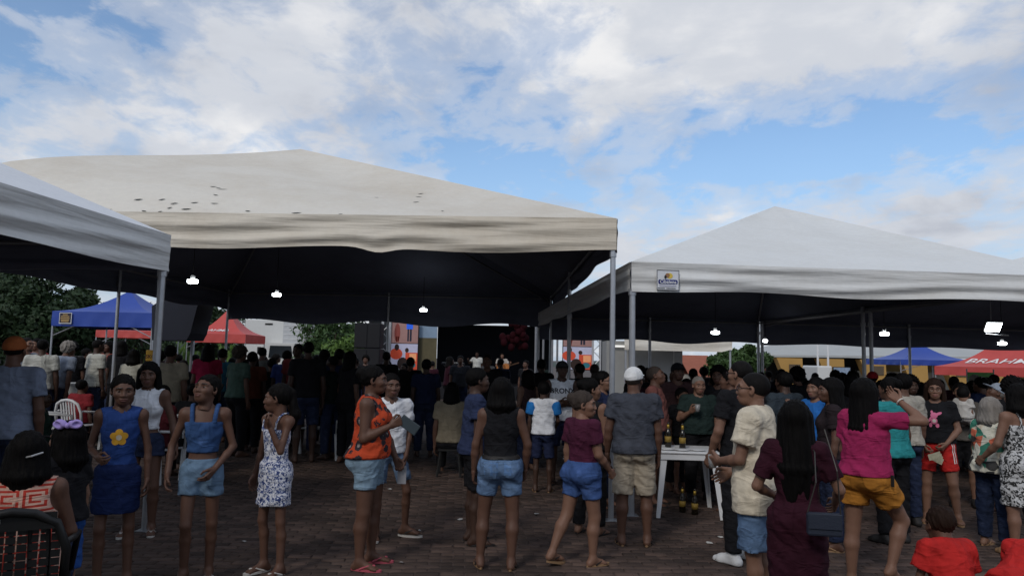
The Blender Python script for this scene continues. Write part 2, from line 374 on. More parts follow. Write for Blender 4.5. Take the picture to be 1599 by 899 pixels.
        for axis in range(3):
            sa = [slice(None)] * 3; sb = [slice(None)] * 3; sa[axis] = slice(0, -1); sb[axis] = slice(1, None)
            A = inside[tuple(sa)]; B = inside[tuple(sb)]
            e = np.argwhere(A != B); a1, a2 = (axis + 1) % 3, (axis + 2) % 3
            ok = (e[:, a1] > 0) & (e[:, a2] > 0) & (e[:, a1] < f.shape[a1] - 1) & (e[:, a2] < f.shape[a2] - 1); e = e[ok]
            if len(e) == 0: continue
            d1 = np.zeros(3, int); d1[a1] = 1; d2 = np.zeros(3, int); d2[a2] = 1
            q = [num[tuple((e - o).T)] for o in (d1 + d2, d2, 0 * d1, d1)]
            Q = np.stack(q, 1); fl = ~A[tuple(e.T)]; Q[fl] = Q[fl][:, ::-1]; faces.append(Q)
        F = np.concatenate(faces); F = F[(F >= 0).all(1)]
        return V.astype(np.float32), F.astype(np.int32)

def nrm(v): v = np.array(v, dtype=float); return v / (np.linalg.norm(v) + 1e-9)
def rotm(rx, ry, rz): return np.array(Matrix.Rotation(rz, 3, 'Z') @ Matrix.Rotation(ry, 3, 'Y') @ Matrix.Rotation(rx, 3, 'X'))

# ---- heads, hands: made once at a few finenesses, then placed
_HEAD = {}
def head_mesh(h, fem):
    key = (h, fem)
    if key in _HEAD: return _HEAD[key]
    F = Field((-0.105, -0.13, -0.16), (0.105, 0.135, 0.125), h)
    F.ell((0, -0.018, 0.028), (0.074, 0.094, 0.084), 0)
    F.ell((0, 0.03, -0.03), (0.058, 0.06, 0.076), 0.04)
    F.ell((0, 0.048, -0.08), (0.036 if fem else 0.042, 0.034, 0.03), 0.035)
    for s in (-1, 1):
        F.ell((s * 0.041, 0.052, -0.024), (0.026, 0.03, 0.026), 0.02)
        F.cone((s * 0.014, 0.083, 0.023), (s * 0.048, 0.068, 0.021), 0.011, 0.009, 0.016)
        F.ell((s * 0.077, -0.008, -0.006), (0.010, 0.021, 0.032), 0.006)
        F.ell((s * 0.077, 0.0, -0.004), (0.012, 0.010, 0.018), 0.004, sub=True)
    for s in (-1, 1): F.ell((s * 0.033, 0.097, 0.004), (0.021, 0.022, 0.014), 0.016, sub=True)
    F.cone((0, 0.082, 0.010), (0, 0.096, -0.029), 0.008, 0.0128, 0.014)
    for s in (-1, 1): F.ell((s * 0.014, 0.089, -0.033), (0.0105, 0.012, 0.009), 0.008)
    F.ell((0, 0.088, -0.0585), (0.027, 0.012, 0.0072), 0.008); F.ell((0, 0.087, -0.07), (0.022, 0.012, 0.008), 0.008)
    F.ell((0, 0.101, -0.0645), (0.024, 0.010, 0.0022), 0.003, sub=True)
    F.cone((0, -0.028, -0.05), (0, -0.034, -0.15), 0.05, 0.05, 0.03)
    V, Q = F.net(); c = V[Q].mean(1); mi = np.zeros(len(Q), np.int32)
    ax = np.abs(c[:, 0])
    lips = (ax < 0.026) & (c[:, 1] > 0.083) & (c[:, 2] < -0.051 - ax * 0.15) & (c[:, 2] > -0.079 + ax * 0.35); mi[lips] = 1
    brow = (ax > 0.014) & (ax < 0.052) & (c[:, 1] > 0.055) & (np.abs(c[:, 2] - 0.026 + (ax - 0.033) ** 2 * 6) < 0.0048); mi[brow] = 2
    # eyes: white ball with a dark front
    vs, qs, ms = [V], [Q], [mi]; n = len(V)
    for s in (-1, 1):
        b = MB(); b.ball((0, 0, 0), 0.0112, 10, 8); bv = np.array([tuple(v) for v in b.v], dtype=np.float32)
        bv = bv[:, [0, 2, 1]] * np.array([1, 1, -1]); bf = [f if len(f) == 4 else (f[0], f[1], f[2], f[2]) for f in b.f]
        bf = np.array(bf, dtype=np.int32); cy = bv[bf].mean(1)[:, 1]; bm = np.where(cy > 0.0078, 2, 3).astype(np.int32)
        up = bv[bf].mean(1)[:, 2] > 0.0045; bm[up] = 0
        vs.append((bv + np.array([s * 0.0325, 0.0712, 0.002])).astype(np.float32)); qs.append(bf + n); ms.append(bm); n += len(bv)
    r = (np.concatenate(vs), np.concatenate(qs), np.concatenate(ms)); _HEAD[key] = r; return r
_HAND = {}
def hand_mesh(h, pose):
    key = (h, pose)
    if key in _HAND: return _HAND[key]
    F = Field((-0.05, -0.075, -0.11), (0.215, 0.085, 0.05), h)
    cur = {'relax': (0.35, 0.5, 0.35), 'grip': (1.15, 1.25, 0.7), 'flat': (0.08, 0.12, 0.08), 'hold': (0.75, 0.8, 0.5)}[pose]
    F.cone((-0.045, 0, 0), (0.01, 0, 0), 0.024, 0.024, 0)
    for i, (t, ln) in enumerate(((0.031, 0.070), (0.0105, 0.080), (-0.010, 0.074), (-0.029, 0.058))):
        F.cone((0.0, t * 0.55, 0), (0.088 - abs(t - 0.01) * 0.25, t, 0), 0.016, 0.0125, 0.014)
    for i, (t, ln) in enumerate(((0.031, 0.070), (0.0105, 0.080), (-0.010, 0.074), (-0.029, 0.058))):
        p = np.array([0.088 - abs(t - 0.01) * 0.25, t, 0.0]); an = 0.0; sp = t * 1.6
        for j, fr in enumerate((0.45, 0.31, 0.24)):
            an += cur[j] * (1 + 0.12 * i); d = np.array([math.cos(an), sp * (0.5 if pose == 'relax' else 0.15), -math.sin(an)]); q = p + nrm(d) * ln * fr
            r = 0.0092 - 0.0008 * j - (0.001 if i == 3 else 0); F.cone(p, q, r, r - 0.0006, 0.0035); p = q
    tp = [(0.012, 0.026, -0.006), (0.045, 0.052, -0.016), (0.072, 0.060, -0.03 if pose != 'flat' else -0.016), (0.094, 0.058 if pose == 'flat' else 0.044, -0.042 if pose != 'flat' else -0.016)]
    for j in range(3): F.cone(tp[j], tp[j + 1], (0.0165, 0.0115, 0.0098)[j], (0.0115, 0.0098, 0.008)[j], 0.006)
    r = F.net(); _HAND[key] = r; return r

HAIRS = {}
def hair_mesh(style, h, L=0.3, seed=0):
    key = (style, h, round(L, 2), seed % 3)
    if key in HAIRS: return HAIRS[key]
    rnd = random.Random(seed % 3 + 5); low = {'long': L + 0.03, 'pony': L + 0.05, 'bun': 0.14}.get(style, 0.14)
    F = Field((-0.16, -0.22, -low), (0.16, 0.13, 0.2), h)
    th = {'buzz': 0.006, 'short': 0.013, 'long': 0.017, 'bun': 0.012, 'pony': 0.012, 'curly': 0.036, 'gray': 0.016}[style]
    F.ell((0, -0.018 - min(th, 0.013) * 0.75, 0.028 + th * 0.15), (0.074 + th, 0.094 + th, 0.084 + th), 0)
    X, Y, Z = F.ax[0][:, None, None], F.ax[1][None, :, None], F.ax[2][None, None, :]
    drop = {'buzz': 0.0, 'short': 0.008, 'long': 0.03, 'bun': 0.012, 'pony': 0.012, 'curly': 0.02, 'gray': 0.02}[style]
    line = np.maximum(-(Z - 0.004 + drop - 0.98 * Y) * 0.71, -(Z + 0.045 + drop * 1.5) + 0 * Y)
    F.f = np.maximum(F.f, line.astype(np.float32))
    if style in ('long', 'gray'):
        for i in range(9):
            a = (i - 4) / 4.0; x = 0.075 * math.sin(a * 1.5); y = -0.02 - 0.075 * math.cos(a * 1.5)
            F.cone((x * 0.95, y + 0.01, 0.02), (x * 1.2, y * 1.05 - 0.012, -L * 0.55), 0.034, 0.036, 0.02)
            F.cone((x * 1.2, y * 1.05 - 0.012, -L * 0.55), (x * 1.1 + rnd.uniform(-.015, .015), y * 1.05 - 0.01, -L * rnd.uniform(0.86, 1.0)), 0.036, 0.012, 0.015)
        for s in (-1, 1): F.cone((s * 0.078, 0.015, 0.03), (s * 0.09, 0.0, -min(L, 0.22) * 0.85), 0.018, 0.014, 0.02)
    if style == 'pony':
        F.ell((0, -0.115, 0.05), (0.03, 0.03, 0.03), 0.02)
        F.cone((0, -0.12, 0.04), (0, -0.15, -L * 0.5), 0.03, 0.042, 0.02); F.cone((0, -0.15, -L * 0.5), (0.01, -0.13, -L), 0.042, 0.014, 0.02)
    if style == 'bun':
        F.ell((0, -0.118, 0.055), (0.046, 0.042, 0.046), 0.015)
    if style == 'curly':
        F.ripple(0.010, 70, 60, 65, 0.4); F.ripple(0.006, 120, 110, 100, 1.4)
    elif style != 'buzz':
        F.ripple(0.0035, 110, 90, 8 if style in ('long', 'pony') else 30, 0.3)
    r = F.net(); HAIRS[key] = r; return r

SK = lambda t: {'a': mat('skin_deep', (0.054, 0.027, 0.018), 0.55, var=0.16, vscale=22, bump=0.12, bscale=160, spec=0.35),
                'b': mat('skin_brown', (0.105, 0.051, 0.033), 0.55, var=0.15, vscale=22, bump=0.12, bscale=160, spec=0.35),
                'c': mat('skin_tan', (0.19, 0.10, 0.066), 0.55, var=0.14, vscale=22, bump=0.12, bscale=160, spec=0.35)}[t]
LIP = lambda t: mat('lips_' + t, {'a': (0.055, 0.024, 0.02), 'b': (0.105, 0.043, 0.034), 'c': (0.19, 0.075, 0.06)}[t], 0.45)
DARK = lambda: mat('eye_dark', (0.008, 0.006, 0.005), 0.3, var=0)
WHITE = lambda: mat('eye_white', (0.20, 0.17, 0.15), 0.3, var=0)
HAIRC = {'k': (0.0045, 0.004, 0.004), 'br': (0.02, 0.011, 0.008), 'gr': (0.22, 0.2, 0.18), 'sg': (0.045, 0.035, 0.03)}

def arm_default(s): return ((s * 0.16, -0.04, -1), (s * 0.03, 0.16, -1), 'relax')
def person(x, y, yaw, H=1.65, sex='m', fat=1.0, skin='b', hair=('short', 'k', 0.3), top=None, bottom=None, dress=None, shoes=None,
           armR=None, armL=None, legR=None, legL=None, lean=(0, 0), head=(0, 0), res=0.02, seat=None, twist=0.0, cap=None, label='', group=None, z0=0.0, cat='person', child=False):
    s = H / 1.70; fem = sex == 'f'; hs = (0.80 + 0.20 * s) if child or H < 1.5 else (0.9 + 0.1 * s)
    w = fat; res_head = 0.0046 if res < 0.016 else (0.0085 if res < 0.024 else 0.012)
    res_hand = 0.0042 if res < 0.016 else (0.0065 if res < 0.024 else 0.010)
    armR = armR or arm_default(1); armL = armL or arm_default(-1)
    legR = legR or ((0.05, 0.02, -1), (0.02, -0.03, -1)); legL = legL or ((-0.05, 0.0, -1), (-0.02, -0.03, -1))
    TH, SH = 0.425 * s, 0.40 * s; hipx = (0.092 if fem else 0.085) * s * (0.6 + 0.4 * w)
    legs = []; low = 1e9
    for sg, lg in ((1, legR), (-1, legL)):
        hip = np.array([sg * hipx, 0, -0.03 * s]); kn = hip + nrm(lg[0]) * TH; an = kn + nrm(lg[1]) * SH; low = min(low, an[2]); legs.append([hip, kn, an])
    pz = seat if seat is not None else -low + 0.075 * s
    pel = np.array([0, 0, pz])
    for l in legs:
        for i in range(3): l[i] = l[i] + pel
    R = rotm(-lean[0], lean[1], twist)
    T = lambda p: pel + R @ (np.array(p, dtype=float) * s)
    shw = (0.158 if fem else 0.180) * (0.75 + 0.25 * w)
    arms = []
    for sg, am in ((1, armR), (-1, armL)):
        sh = T((sg * shw, -0.005, 0.452)); el = sh + R @ nrm(am[0]) * 0.285 * s; wr = el + R @ nrm(am[1]) * 0.245 * s; arms.append([sh, el, wr, R @ nrm(am[1])])
    neck = T((0, -0.005, 0.50)); hc = T((0, 0.02, 0.50)) + (R @ np.array([0, 0.012, 0.145])) * s * 0.35 + np.array([0, 0, 0.095 * s]) * 1.0
    hc = T((0, 0.022, 0.655)); 
    HR = rotm(-head[1], 0, head[0]) @ (R if abs(lean[0]) < 0.25 else rotm(-lean[0] * 0.35, lean[1], twist))
    # torso pieces: (centre, radii) in units of a 1.70 m person
    tor = [((0, -0.005, 0.0), (0.158 * w if fem else 0.148 * w, 0.112 * w, 0.125)), ((0, 0.0, 0.15), (0.122 * w if fem else 0.135 * w, 0.092 * w, 0.13)),
           ((0, 0.0, 0.33), (0.148 * w ** .7 if fem else 0.162 * w ** .7, 0.108 * w ** .7, 0.17)), ((0, -0.02, 0.44), (0.125, 0.07, 0.075))]
    for sg in (-1, 1): tor.append(((sg * 0.068 * w, -0.062 * w, -0.035), (0.082 * w, 0.082 * w, 0.085)))
    if fem and not child:
        for sg in (-1, 1): tor.append(((sg * 0.072, 0.082 * w ** .6, 0.315), (0.06 * w ** .6, 0.058 * w ** .6, 0.062 * w ** .5)))
    if w > 1.12: tor.append(((0, 0.036 * w, 0.11), (0.125 * w, 0.082 * w, 0.13)))
    def torso(F, inf, only=None, k=0.05):
        for i, (c, r) in enumerate(tor):
            if only is not None and i not in only: continue
            F.ell(T(c), tuple((q + inf / s) * s for q in r), k * s, R)
        if only is None or 3 in (only or []):
            for a in arms: F.cone(T((0, -0.012, 0.455)), a[0], (0.05 + inf) * s, (0.052 + inf) * s, 0.045 * s)
    allp = [hc] + [p for l in legs for p in l] + [p for a in arms for p in a[:3]] + [pel]
    lo = np.min(allp, 0) - 0.24; hi = np.max(allp, 0) + 0.24; lo[2] = max(lo[2], -0.012)
    # ---- the body
    F = Field(lo, hi, res); torso(F, 0.0)
    F.cone(neck - R @ np.array([0, 0, 0.02 * s]), hc + HR @ np.array([0, -0.03, -0.06]) * hs, (0.057 if not fem else 0.048) * s * (w ** .4), (0.052 if not fem else 0.045) * hs * (w ** .3), 0.04)
    aw = 0.35 + 0.65 * w; ta = 0.83 if child else (0.92 if fem else 1.0)
    for sh, el, wr, fd in arms:
        F.cone(sh, el, 0.050 * s * aw * ta, 0.038 * s * aw * ta, 0.04 * s); F.cone(el, el + (wr - el) * 0.35, 0.038 * s * aw * ta, 0.039 * s * aw * ta, 0.015); F.cone(el + (wr - el) * 0.35, wr, 0.039 * s * aw * ta, 0.0255 * s, 0.015)
    tl = (0.5 + 0.5 * w) * (0.86 if child else 1.0)
    feet = []
    for i, (hp, kn, an) in enumerate(legs):
        F.cone(hp, kn, 0.086 * s * tl, 0.054 * s * tl, 0.05 * s); sd = nrm(an - kn); back = nrm(np.cross(np.array([1, 0, 0]), sd)); back = back if back[1] < 0 else -back
        cf = kn + (an - kn) * 0.32 + back * 0.012 * s
        F.cone(kn, cf, 0.052 * s * tl, 0.055 * s * tl, 0.02); F.cone(cf, an, 0.055 * s * tl, 0.033 * s, 0.02)
        lg = (legR, legL)[i]; sg = 1 - 2 * i
        if len(lg) > 2: fd = nrm(lg[2])
        else:
            fd = nrm((sg * 0.16, 1, 0)) if an[2] < pz - 0.55 * s or True else nrm((0, 1, 0))
            lift = an[2] - 0.075 * s
            if lift > 0.03: fd = nrm((sg * 0.1, 1, -min(0.9, lift * 4)))
        up = np.array([0, 0, 1.0]); hz = fd * np.array([1, 1, 0])
        heel = an - nrm(fd) * 0.038 * s + np.array([0, 0, -0.043 * s]); ball = an + fd * 0.115 * s + np.array([0, 0, -0.048 * s]); toe = an + fd * 0.165 * s + np.array([0, 0, -0.056 * s])
        F.cone(an, heel, 0.036 * s, 0.032 * s, 0.02); F.cone(an + np.array([0, 0, -0.01 * s]), ball, 0.036 * s, 0.026 * s, 0.025); F.cone(heel, ball, 0.029 * s, 0.026 * s, 0.02)
        sx = nrm(np.cross(fd, up)); 
        for t in (-0.022, 0.0, 0.024): F.cone(ball + sx * t * s, toe + sx * t * 1.15 * s - fd * abs(t) * 0.4, 0.021 * s, 0.014 * s, 0.008)
        feet.append((an, fd, sx, heel, ball, toe))
    V, Q = F.net(); vs = [V]; qs = [Q]; ms = [np.zeros(len(Q), np.int32)]; n = len(V)
    hv, hq, hm = head_mesh(res_head, fem)
    vs.append((hv * hs) @ HR.T + hc); qs.append(hq + n); ms.append(hm); n += len(hv)
    for i, (sh, el, wr, fd) in enumerate(arms):
        am = (armR, armL)[i]; pose = am[2] if len(am) > 2 else 'relax'
        ref = R @ nrm(am[3]) if len(am) > 3 else np.array([0, 0.6, 0.8]) ; t = ref - fd * float(np.dot(ref, fd)); t = nrm(t); nb = np.cross(fd, t) * (1 if i == 0 else -1)
        gv, gq = hand_mesh(res_hand, pose); B = np.stack([fd, t, nb], 0); hsz = s * (0.95 if fem else 1.03)
        vs.append((gv * hsz) @ B + wr + fd * 0.012 * s); qs.append((gq if i == 0 else gq[:, ::-1]) + n); ms.append(np.zeros(len(gq), np.int32)); n += len(gv)
    me = np_mesh('person', np.concatenate(vs), np.concatenate(qs), np.concatenate(ms))
    for m in (SK(skin), LIP(skin), DARK(), WHITE()): me.materials.append(m)
    root = link('person', me, smooth=True); root.location = (x, y, z0); root.rotation_euler = (0, 0, math.radians(yaw)); tag(root, label, cat, group)
    def part(name, F, m, mulres=None):
        v, q = F.net()
        if len(v) == 0: return None
        o = link(name, np_mesh(name, v, q), root, m, True); o['vn'] = 0; del o['vn']; return o
    parts = {}
    rg = res if res > 0.016 else 0.0105
    def gfield(zlo, zhi): return Field((lo[0], lo[1], zlo), (hi[0], hi[1], zhi), rg)
    rp = (x * 3.1 + y * 1.7) % 6.0
    def wrinkle(F, a=0.0035): F.ripple(a, 23, 19, 31, rp); F.ripple(a * 0.5, 47, 52, 40, rp * 2)
    # ---- clothes
    if top:
        kind, m = top[0], top[1]; o = dict(top[2]) if len(top) > 2 else {}
        hem = o.get('hem', -0.02); F = gfield(pz - 0.25 * s, hi[2]); inf = o.get('loose', 0.014)
        torso(F, inf * 1.0, None)
        over = hem < (bottom[2].get('waist', 0.09) if bottom and len(bottom) > 2 else 0.09) and not o.get('tuck')
        if over: torso(F, inf + 0.011, [0, 1, 4, 5] if w <= 1.12 else [0, 1, 4, 5, len(tor) - 1])
        sl = {'tee': 0.62, 'tank': 0, 'strap': 0, 'polo': 0.6, 'long': 1.7, 'puff': 0.55}[kind]
        if o.get('drape', kind in ('tee', 'polo', 'long')):        # hangs straight from the chest
            a, b = T((0, 0, 0.33)), T((0, -0.005, hem)); rr = max(0.150, 0.143 * w) * s + inf
            F.ecyl(a, b, (rr, (0.108 * w ** .7) * s + inf), (max(rr * 1.0, 0.158 * w * s + inf + 0.006), 0.118 * w * s + inf + 0.012), 0.05) if abs(lean[0]) < 0.2 else None
        if hem < -0.08:
            for hp, kn, an in legs: F.cone(hp, hp + (kn - hp) * 0.6, 0.088 * s * tl + inf + 0.018, 0.08 * s * tl + inf + 0.022, 0.04)
        if sl:
            for sh, el, wr, fd in arms:
                e = sh + (el - sh) * min(sl, 1.0); r0 = 0.050 * s * aw * ta + inf + 0.002; r1 = 0.045 * s * aw * ta + inf + (0.014 if kind != 'long' else 0.003)
                if kind == 'puff': F.ell(sh + (el - sh) * 0.3, (0.075 * s * aw, 0.075 * s * aw, 0.085 * s), 0.03)
                F.cone(sh, e, r0, r1, 0.03, flat=True)
                if sl > 1: F.cone(el, el + (wr - el) * 0.93, 0.042 * s * aw + inf, 0.028 * s + inf, 0.02)
        wrinkle(F)
        p = T((0, 0, hem)); F.plane(p, R @ np.array([0, 0, -1]))
        if kind == 'strap':
            F.plane(T((0, 0, o.get('neck', 0.375))), R @ np.array([0, 0, 1])); 
            for sg in (-1, 1):
                ws = o.get('sw', 0.012)
                for q in range(7):
                    t0, t1 = q / 7 * math.pi, (q + 1) / 7 * math.pi; f = lambda t: T((sg * (0.085 + 0.015 * math.sin(t)), 0.105 * w ** .7 * math.cos(t) - 0.012, 0.36 + 0.165 * math.sin(t) ** 0.8))
                    F.cone(f(t0), f(t1), ws, ws, 0.004)
        else:
            nr = o.get('neckr', 0.07)
            F.cone(T((0, 0.0, 0.47)), hc, nr * s, nr * s, 0.0, sub=True)
            if o.get('scoop'): F.ell(T((0, 0.10, 0.47)), (0.085 * s, 0.09 * s, o['scoop'] * s), 0.01, R, sub=True)
            if kind == 'tank':
                for sh, el, wr, fd in arms: F.ell(sh + R @ np.array([np.sign(np.dot(R.T @ (sh - pel), [1, 0, 0])) * 0.035 * s, 0, -0.035 * s]), (o.get('hole', 0.068) * s, 0.2, 0.105 * s), 0.0, R, sub=True)
        parts['top'] = part('shirt' if kind in ('tee', 'polo', 'long') else ('blouse' if kind == 'puff' else 'top'), F, m)
    if bottom:
        kind, m = bottom[0], bottom[1]; o = dict(bottom[2]) if len(bottom) > 2 else {}
        F = gfield(-0.01, pz + 0.25 * s); inf = o.get('loose', 0.015 if (top and len(top) > 2 and top[2].get('tuck')) else 0.011); ln = {'shorts': 0.42, 'mini': 0.30, 'knee': 0.88, 'pants': 1.93, 'skirt': 0}[kind]; ln = o.get('len', ln)
        torso(F, inf, [0, 1, 4, 5] if w <= 1.12 else None, 0.04)
        if kind == 'skirt':
            zb = o.get('z', 0.6) * s; F.ecyl(pel + np.array([0, 0, 0.02]), np.array([0, 0, zb]), (0.162 * w * s + inf, 0.122 * w * s + inf), (o.get('rx', 0.19) * s, o.get('ry', 0.16) * s), 0.03)
            for hp, kn, an in legs: F.cone(hp, hp + (kn - hp) * 0.6, 0.088 * s * tl + inf, 0.075 * s * tl + inf, 0.03)
            F.plane((0, 0, zb), (0, 0, -1)); wrinkle(F)
        else:
            for hp, kn, an in legs:
                if ln <= 1: F.cone(hp, hp + (kn - hp) * ln, 0.088 * s * tl + inf, (0.088 - 0.03 * ln) * s * tl + inf + o.get('flare', 0.014), 0.04, flat=True)
                else:
                    F.cone(hp, kn, 0.088 * s * tl + inf, 0.071 * s * tl + inf, 0.04); F.cone(kn, kn + (an - kn) * (ln - 1), 0.071 * s * tl + inf, 0.054 * s * tl + inf, 0.02, flat=True)
            wrinkle(F)
        F.plane(T((0, 0, o.get('waist', 0.09))), R @ np.array([0, 0, 1]))
        parts['bottom'] = part({'shorts': 'shorts', 'mini': 'shorts', 'knee': 'shorts', 'pants': 'trousers', 'skirt': 'skirt'}[kind], F, m)
        if o.get('belt'):
            B = gfield(pz, pz + 0.2 * s); torso(B, inf + 0.008, [0, 1, 4, 5] if w <= 1.12 else None, 0.04); zc = o.get('waist', 0.09)
            B.plane(T((0, 0, zc - 0.008)), R @ np.array([0, 0, 1])); B.plane(T((0, 0, zc - 0.048)), R @ np.array([0, 0, -1])); part('belt', B, o['belt'])
    if dress:
        m = dress[0]; o = dress[1]; F = gfield(0.0, hi[2]); inf = 0.013; torso(F, inf); zb = o['z'] * s
        F.ecyl(pel + np.array([0, 0, 0.06 * s]), np.array([0, 0, zb]), (0.150 * w * s + inf, 0.115 * w * s + inf), (o.get('rx', 0.19) * s, o.get('ry', 0.16) * s), 0.05)
        for hp, kn, an in legs: F.cone(hp, hp + (kn - hp) * 0.6, 0.088 * s * tl + inf, 0.075 * s * tl + inf, 0.03)
        F.plane((0, 0, zb), (0, 0, -1))
        if o.get('puff'):
            for sh, el, wr, fd in arms: F.cone(sh, sh + (el - sh) * 0.72, 0.062 * s * aw, 0.066 * s * aw, 0.03, flat=True)
        wrinkle(F, 0.004)
        if o.get('strap'):
            F.plane(T((0, 0, 0.375)), R @ np.array([0, 0, 1]))
            for sg in (-1, 1):
                for q in range(7):
                    t0, t1 = q / 7 * math.pi, (q + 1) / 7 * math.pi; f = lambda t: T((sg * (0.085 + 0.015 * math.sin(t)), 0.108 * math.cos(t) - 0.012, 0.36 + 0.165 * math.sin(t) ** 0.8))
                    F.cone(f(t0), f(t1), 0.009, 0.009, 0.004)
        else:
            F.cone(T((0, 0.0, 0.47)), hc, 0.075 * s, 0.075 * s, 0.0, sub=True)
            if not o.get('puff'):
                for sh, el, wr, fd in arms: F.ell(sh + np.array([np.sign(sh[0]) * 0.03 * s, 0, -0.03 * s]), (0.066 * s, 0.2, 0.1 * s), 0.0, R, sub=True)
        parts['top'] = part('dress', F, m)
    if shoes:
        kind, m = shoes[0], shoes[1]
        for an, fd, sx, heel, ball, toe in feet:
            if kind == 'sneaker':
                Fs = Field(np.minimum(heel, toe) - 0.1, np.maximum(heel, toe) + 0.12, max(0.008, rg * 0.7))
                Fs.cone(an + np.array([0, 0, 0.01]), heel, 0.043 * s, 0.042 * s, 0.02); Fs.cone(an, ball, 0.043 * s, 0.04 * s, 0.03); Fs.cone(ball, toe + fd * 0.01, 0.043 * s, 0.03 * s, 0.02); Fs.cone(heel, ball, 0.04 * s, 0.042 * s, 0.02)
                Fs.plane((0, 0, 0.004 + max(0, min(heel[2], toe[2]) - 0.06)), (0, 0, -1)); part('shoe', Fs, m)
            else:
                b = MB(); C = (heel + toe) / 2; uu = nrm(toe - heel); nn = np.cross(sx, uu); ring = []
                Lh = np.linalg.norm(toe - heel) / 2 + 0.036 * s; zl = -0.034 * s
                for k in range(18):
                    a = 2 * math.pi * k / 18; wd = (0.038 + 0.009 * math.cos(a)) * s; ring.append(C + uu * Lh * math.cos(a) + sx * wd * math.sin(a))
                ring = [np.array([p[0], p[1], max(p[2] + zl, 0.018)]) for p in ring]
                b.add([p for p in ring] + [p - np.array([0, 0, 0.017]) for p in ring], [tuple(range(17, -1, -1)), tuple(range(18, 36))] + [(i, (i + 1) % 18, (i + 1) % 18 + 18, i + 18) for i in range(18)])
                sole = b.build('sandal', m, root)
                b = MB(); tp = ball + fd * 0.025 * s + np.array([0, 0, 0.016 * s]) 
                for sg in (-1, 1): b.tube([tp + np.array([0, 0, 0.006]), ball - fd * 0.03 * s + sx * sg * 0.024 * s + np.array([0, 0, 0.021 * s]), an + sx * sg * 0.041 * s + fd * 0.015 * s + np.array([0, 0, -0.055 * s])], 0.0075 * s, 6)
                b.build('strap', shoes[2] if len(shoes) > 2 else m, sole)
    if hair:
        st = hair[0]; v, q = hair_mesh(st, max(res_head, 0.006), hair[2] if len(hair) > 2 else 0.3, int(x * 7) + 11)
        if len(v): link('hair', np_mesh('hair', (v * hs) @ HR.T + hc, q), root, hair_mat('hair_' + hair[1] + ('_buzz' if st == 'buzz' else ''), tuple(c * (1.9 if st == 'buzz' and hair[1] == 'k' else 1) for c in HAIRC[hair[1]])), True)
    if cap:
        F = Field((-0.13, -0.15, -0.02), (0.13, 0.24, 0.17), max(0.007, res_head))
        F.ell((0, -0.018, 0.03), (0.090, 0.110, 0.100), 0); F.plane((0, 0, 0.018), (0, 0.16, -0.985))
        fy = -1 if len(cap) > 1 and cap[1] == 'back' else 1
        if len(cap) > 1 and cap[1] == 'hat': F.ell((0, -0.015, 0.045), (0.17, 0.19, 0.012), 0.01)
        else: F.ell((0, 0.085, 0.045), (0.072, 0.095, 0.010), 0.008)
        v, q = F.net(); link('cap', np_mesh('cap', (v * hs) @ HR.T + hc, q), root, cap[0], True)
    info = dict(root=root, R=R, T=T, hc=hc, HR=HR, hs=hs, s=s, arms=arms, legs=legs, pz=pz, parts=parts, feet=feet)
    return info
def wpos(info, p):                       # person-local to world
    return info['root'].matrix_basis @ Vector(p)
def hand_pos(info, i): a = info['arms'][i]; return a[2] + a[3] * 0.09 * info['s']
def decal(garment, polys, cx, cz, face, m, name, parent, off=0.003):
    """flat print laid on a garment: polys = (verts2d, faces); face = +1 front, -1 back"""
    me = garment.data; bvh = BVHTree.FromPolygons([v.co for v in me.vertices], [tuple(p.vertices) for p in me.polygons])
    vs = []
    for (u, v) in polys[0]:
        o = Vector((cx + u * face * -1 if face > 0 else cx + u, face * 0.6, cz + v)); hit = bvh.ray_cast(o, Vector((0, -face, 0)))
        y = hit[0].y if hit[0] is not None else face * 0.12
        vs.append((o.x, y + face * off, o.z))
    b = MB(); b.add(vs, polys[1]); return b.build(name, m, parent)
def disc(cx, cy, rx, ry, n=14, rot=0.0):
    c, s_ = math.cos(rot), math.sin(rot); vs = [(cx, cy)]
    for r in (0.55, 1.0):
        for k in range(n):
            a = 2 * math.pi * k / n; u, v = r * rx * math.cos(a), r * ry * math.sin(a); vs.append((cx + u * c - v * s_, cy + u * s_ + v * c))
    fs = [(0, 1 + k, 1 + (k + 1) % n) for k in range(n)] + [(1 + k, 1 + n + k, 1 + n + (k + 1) % n, 1 + (k + 1) % n) for k in range(n)]
    return vs, fs
def merge(*ps):
    V, F = [], []
    for vs, fs in ps: n = len(V); V += list(vs); F += [tuple(i + n for i in f) for f in fs]
    return V, F
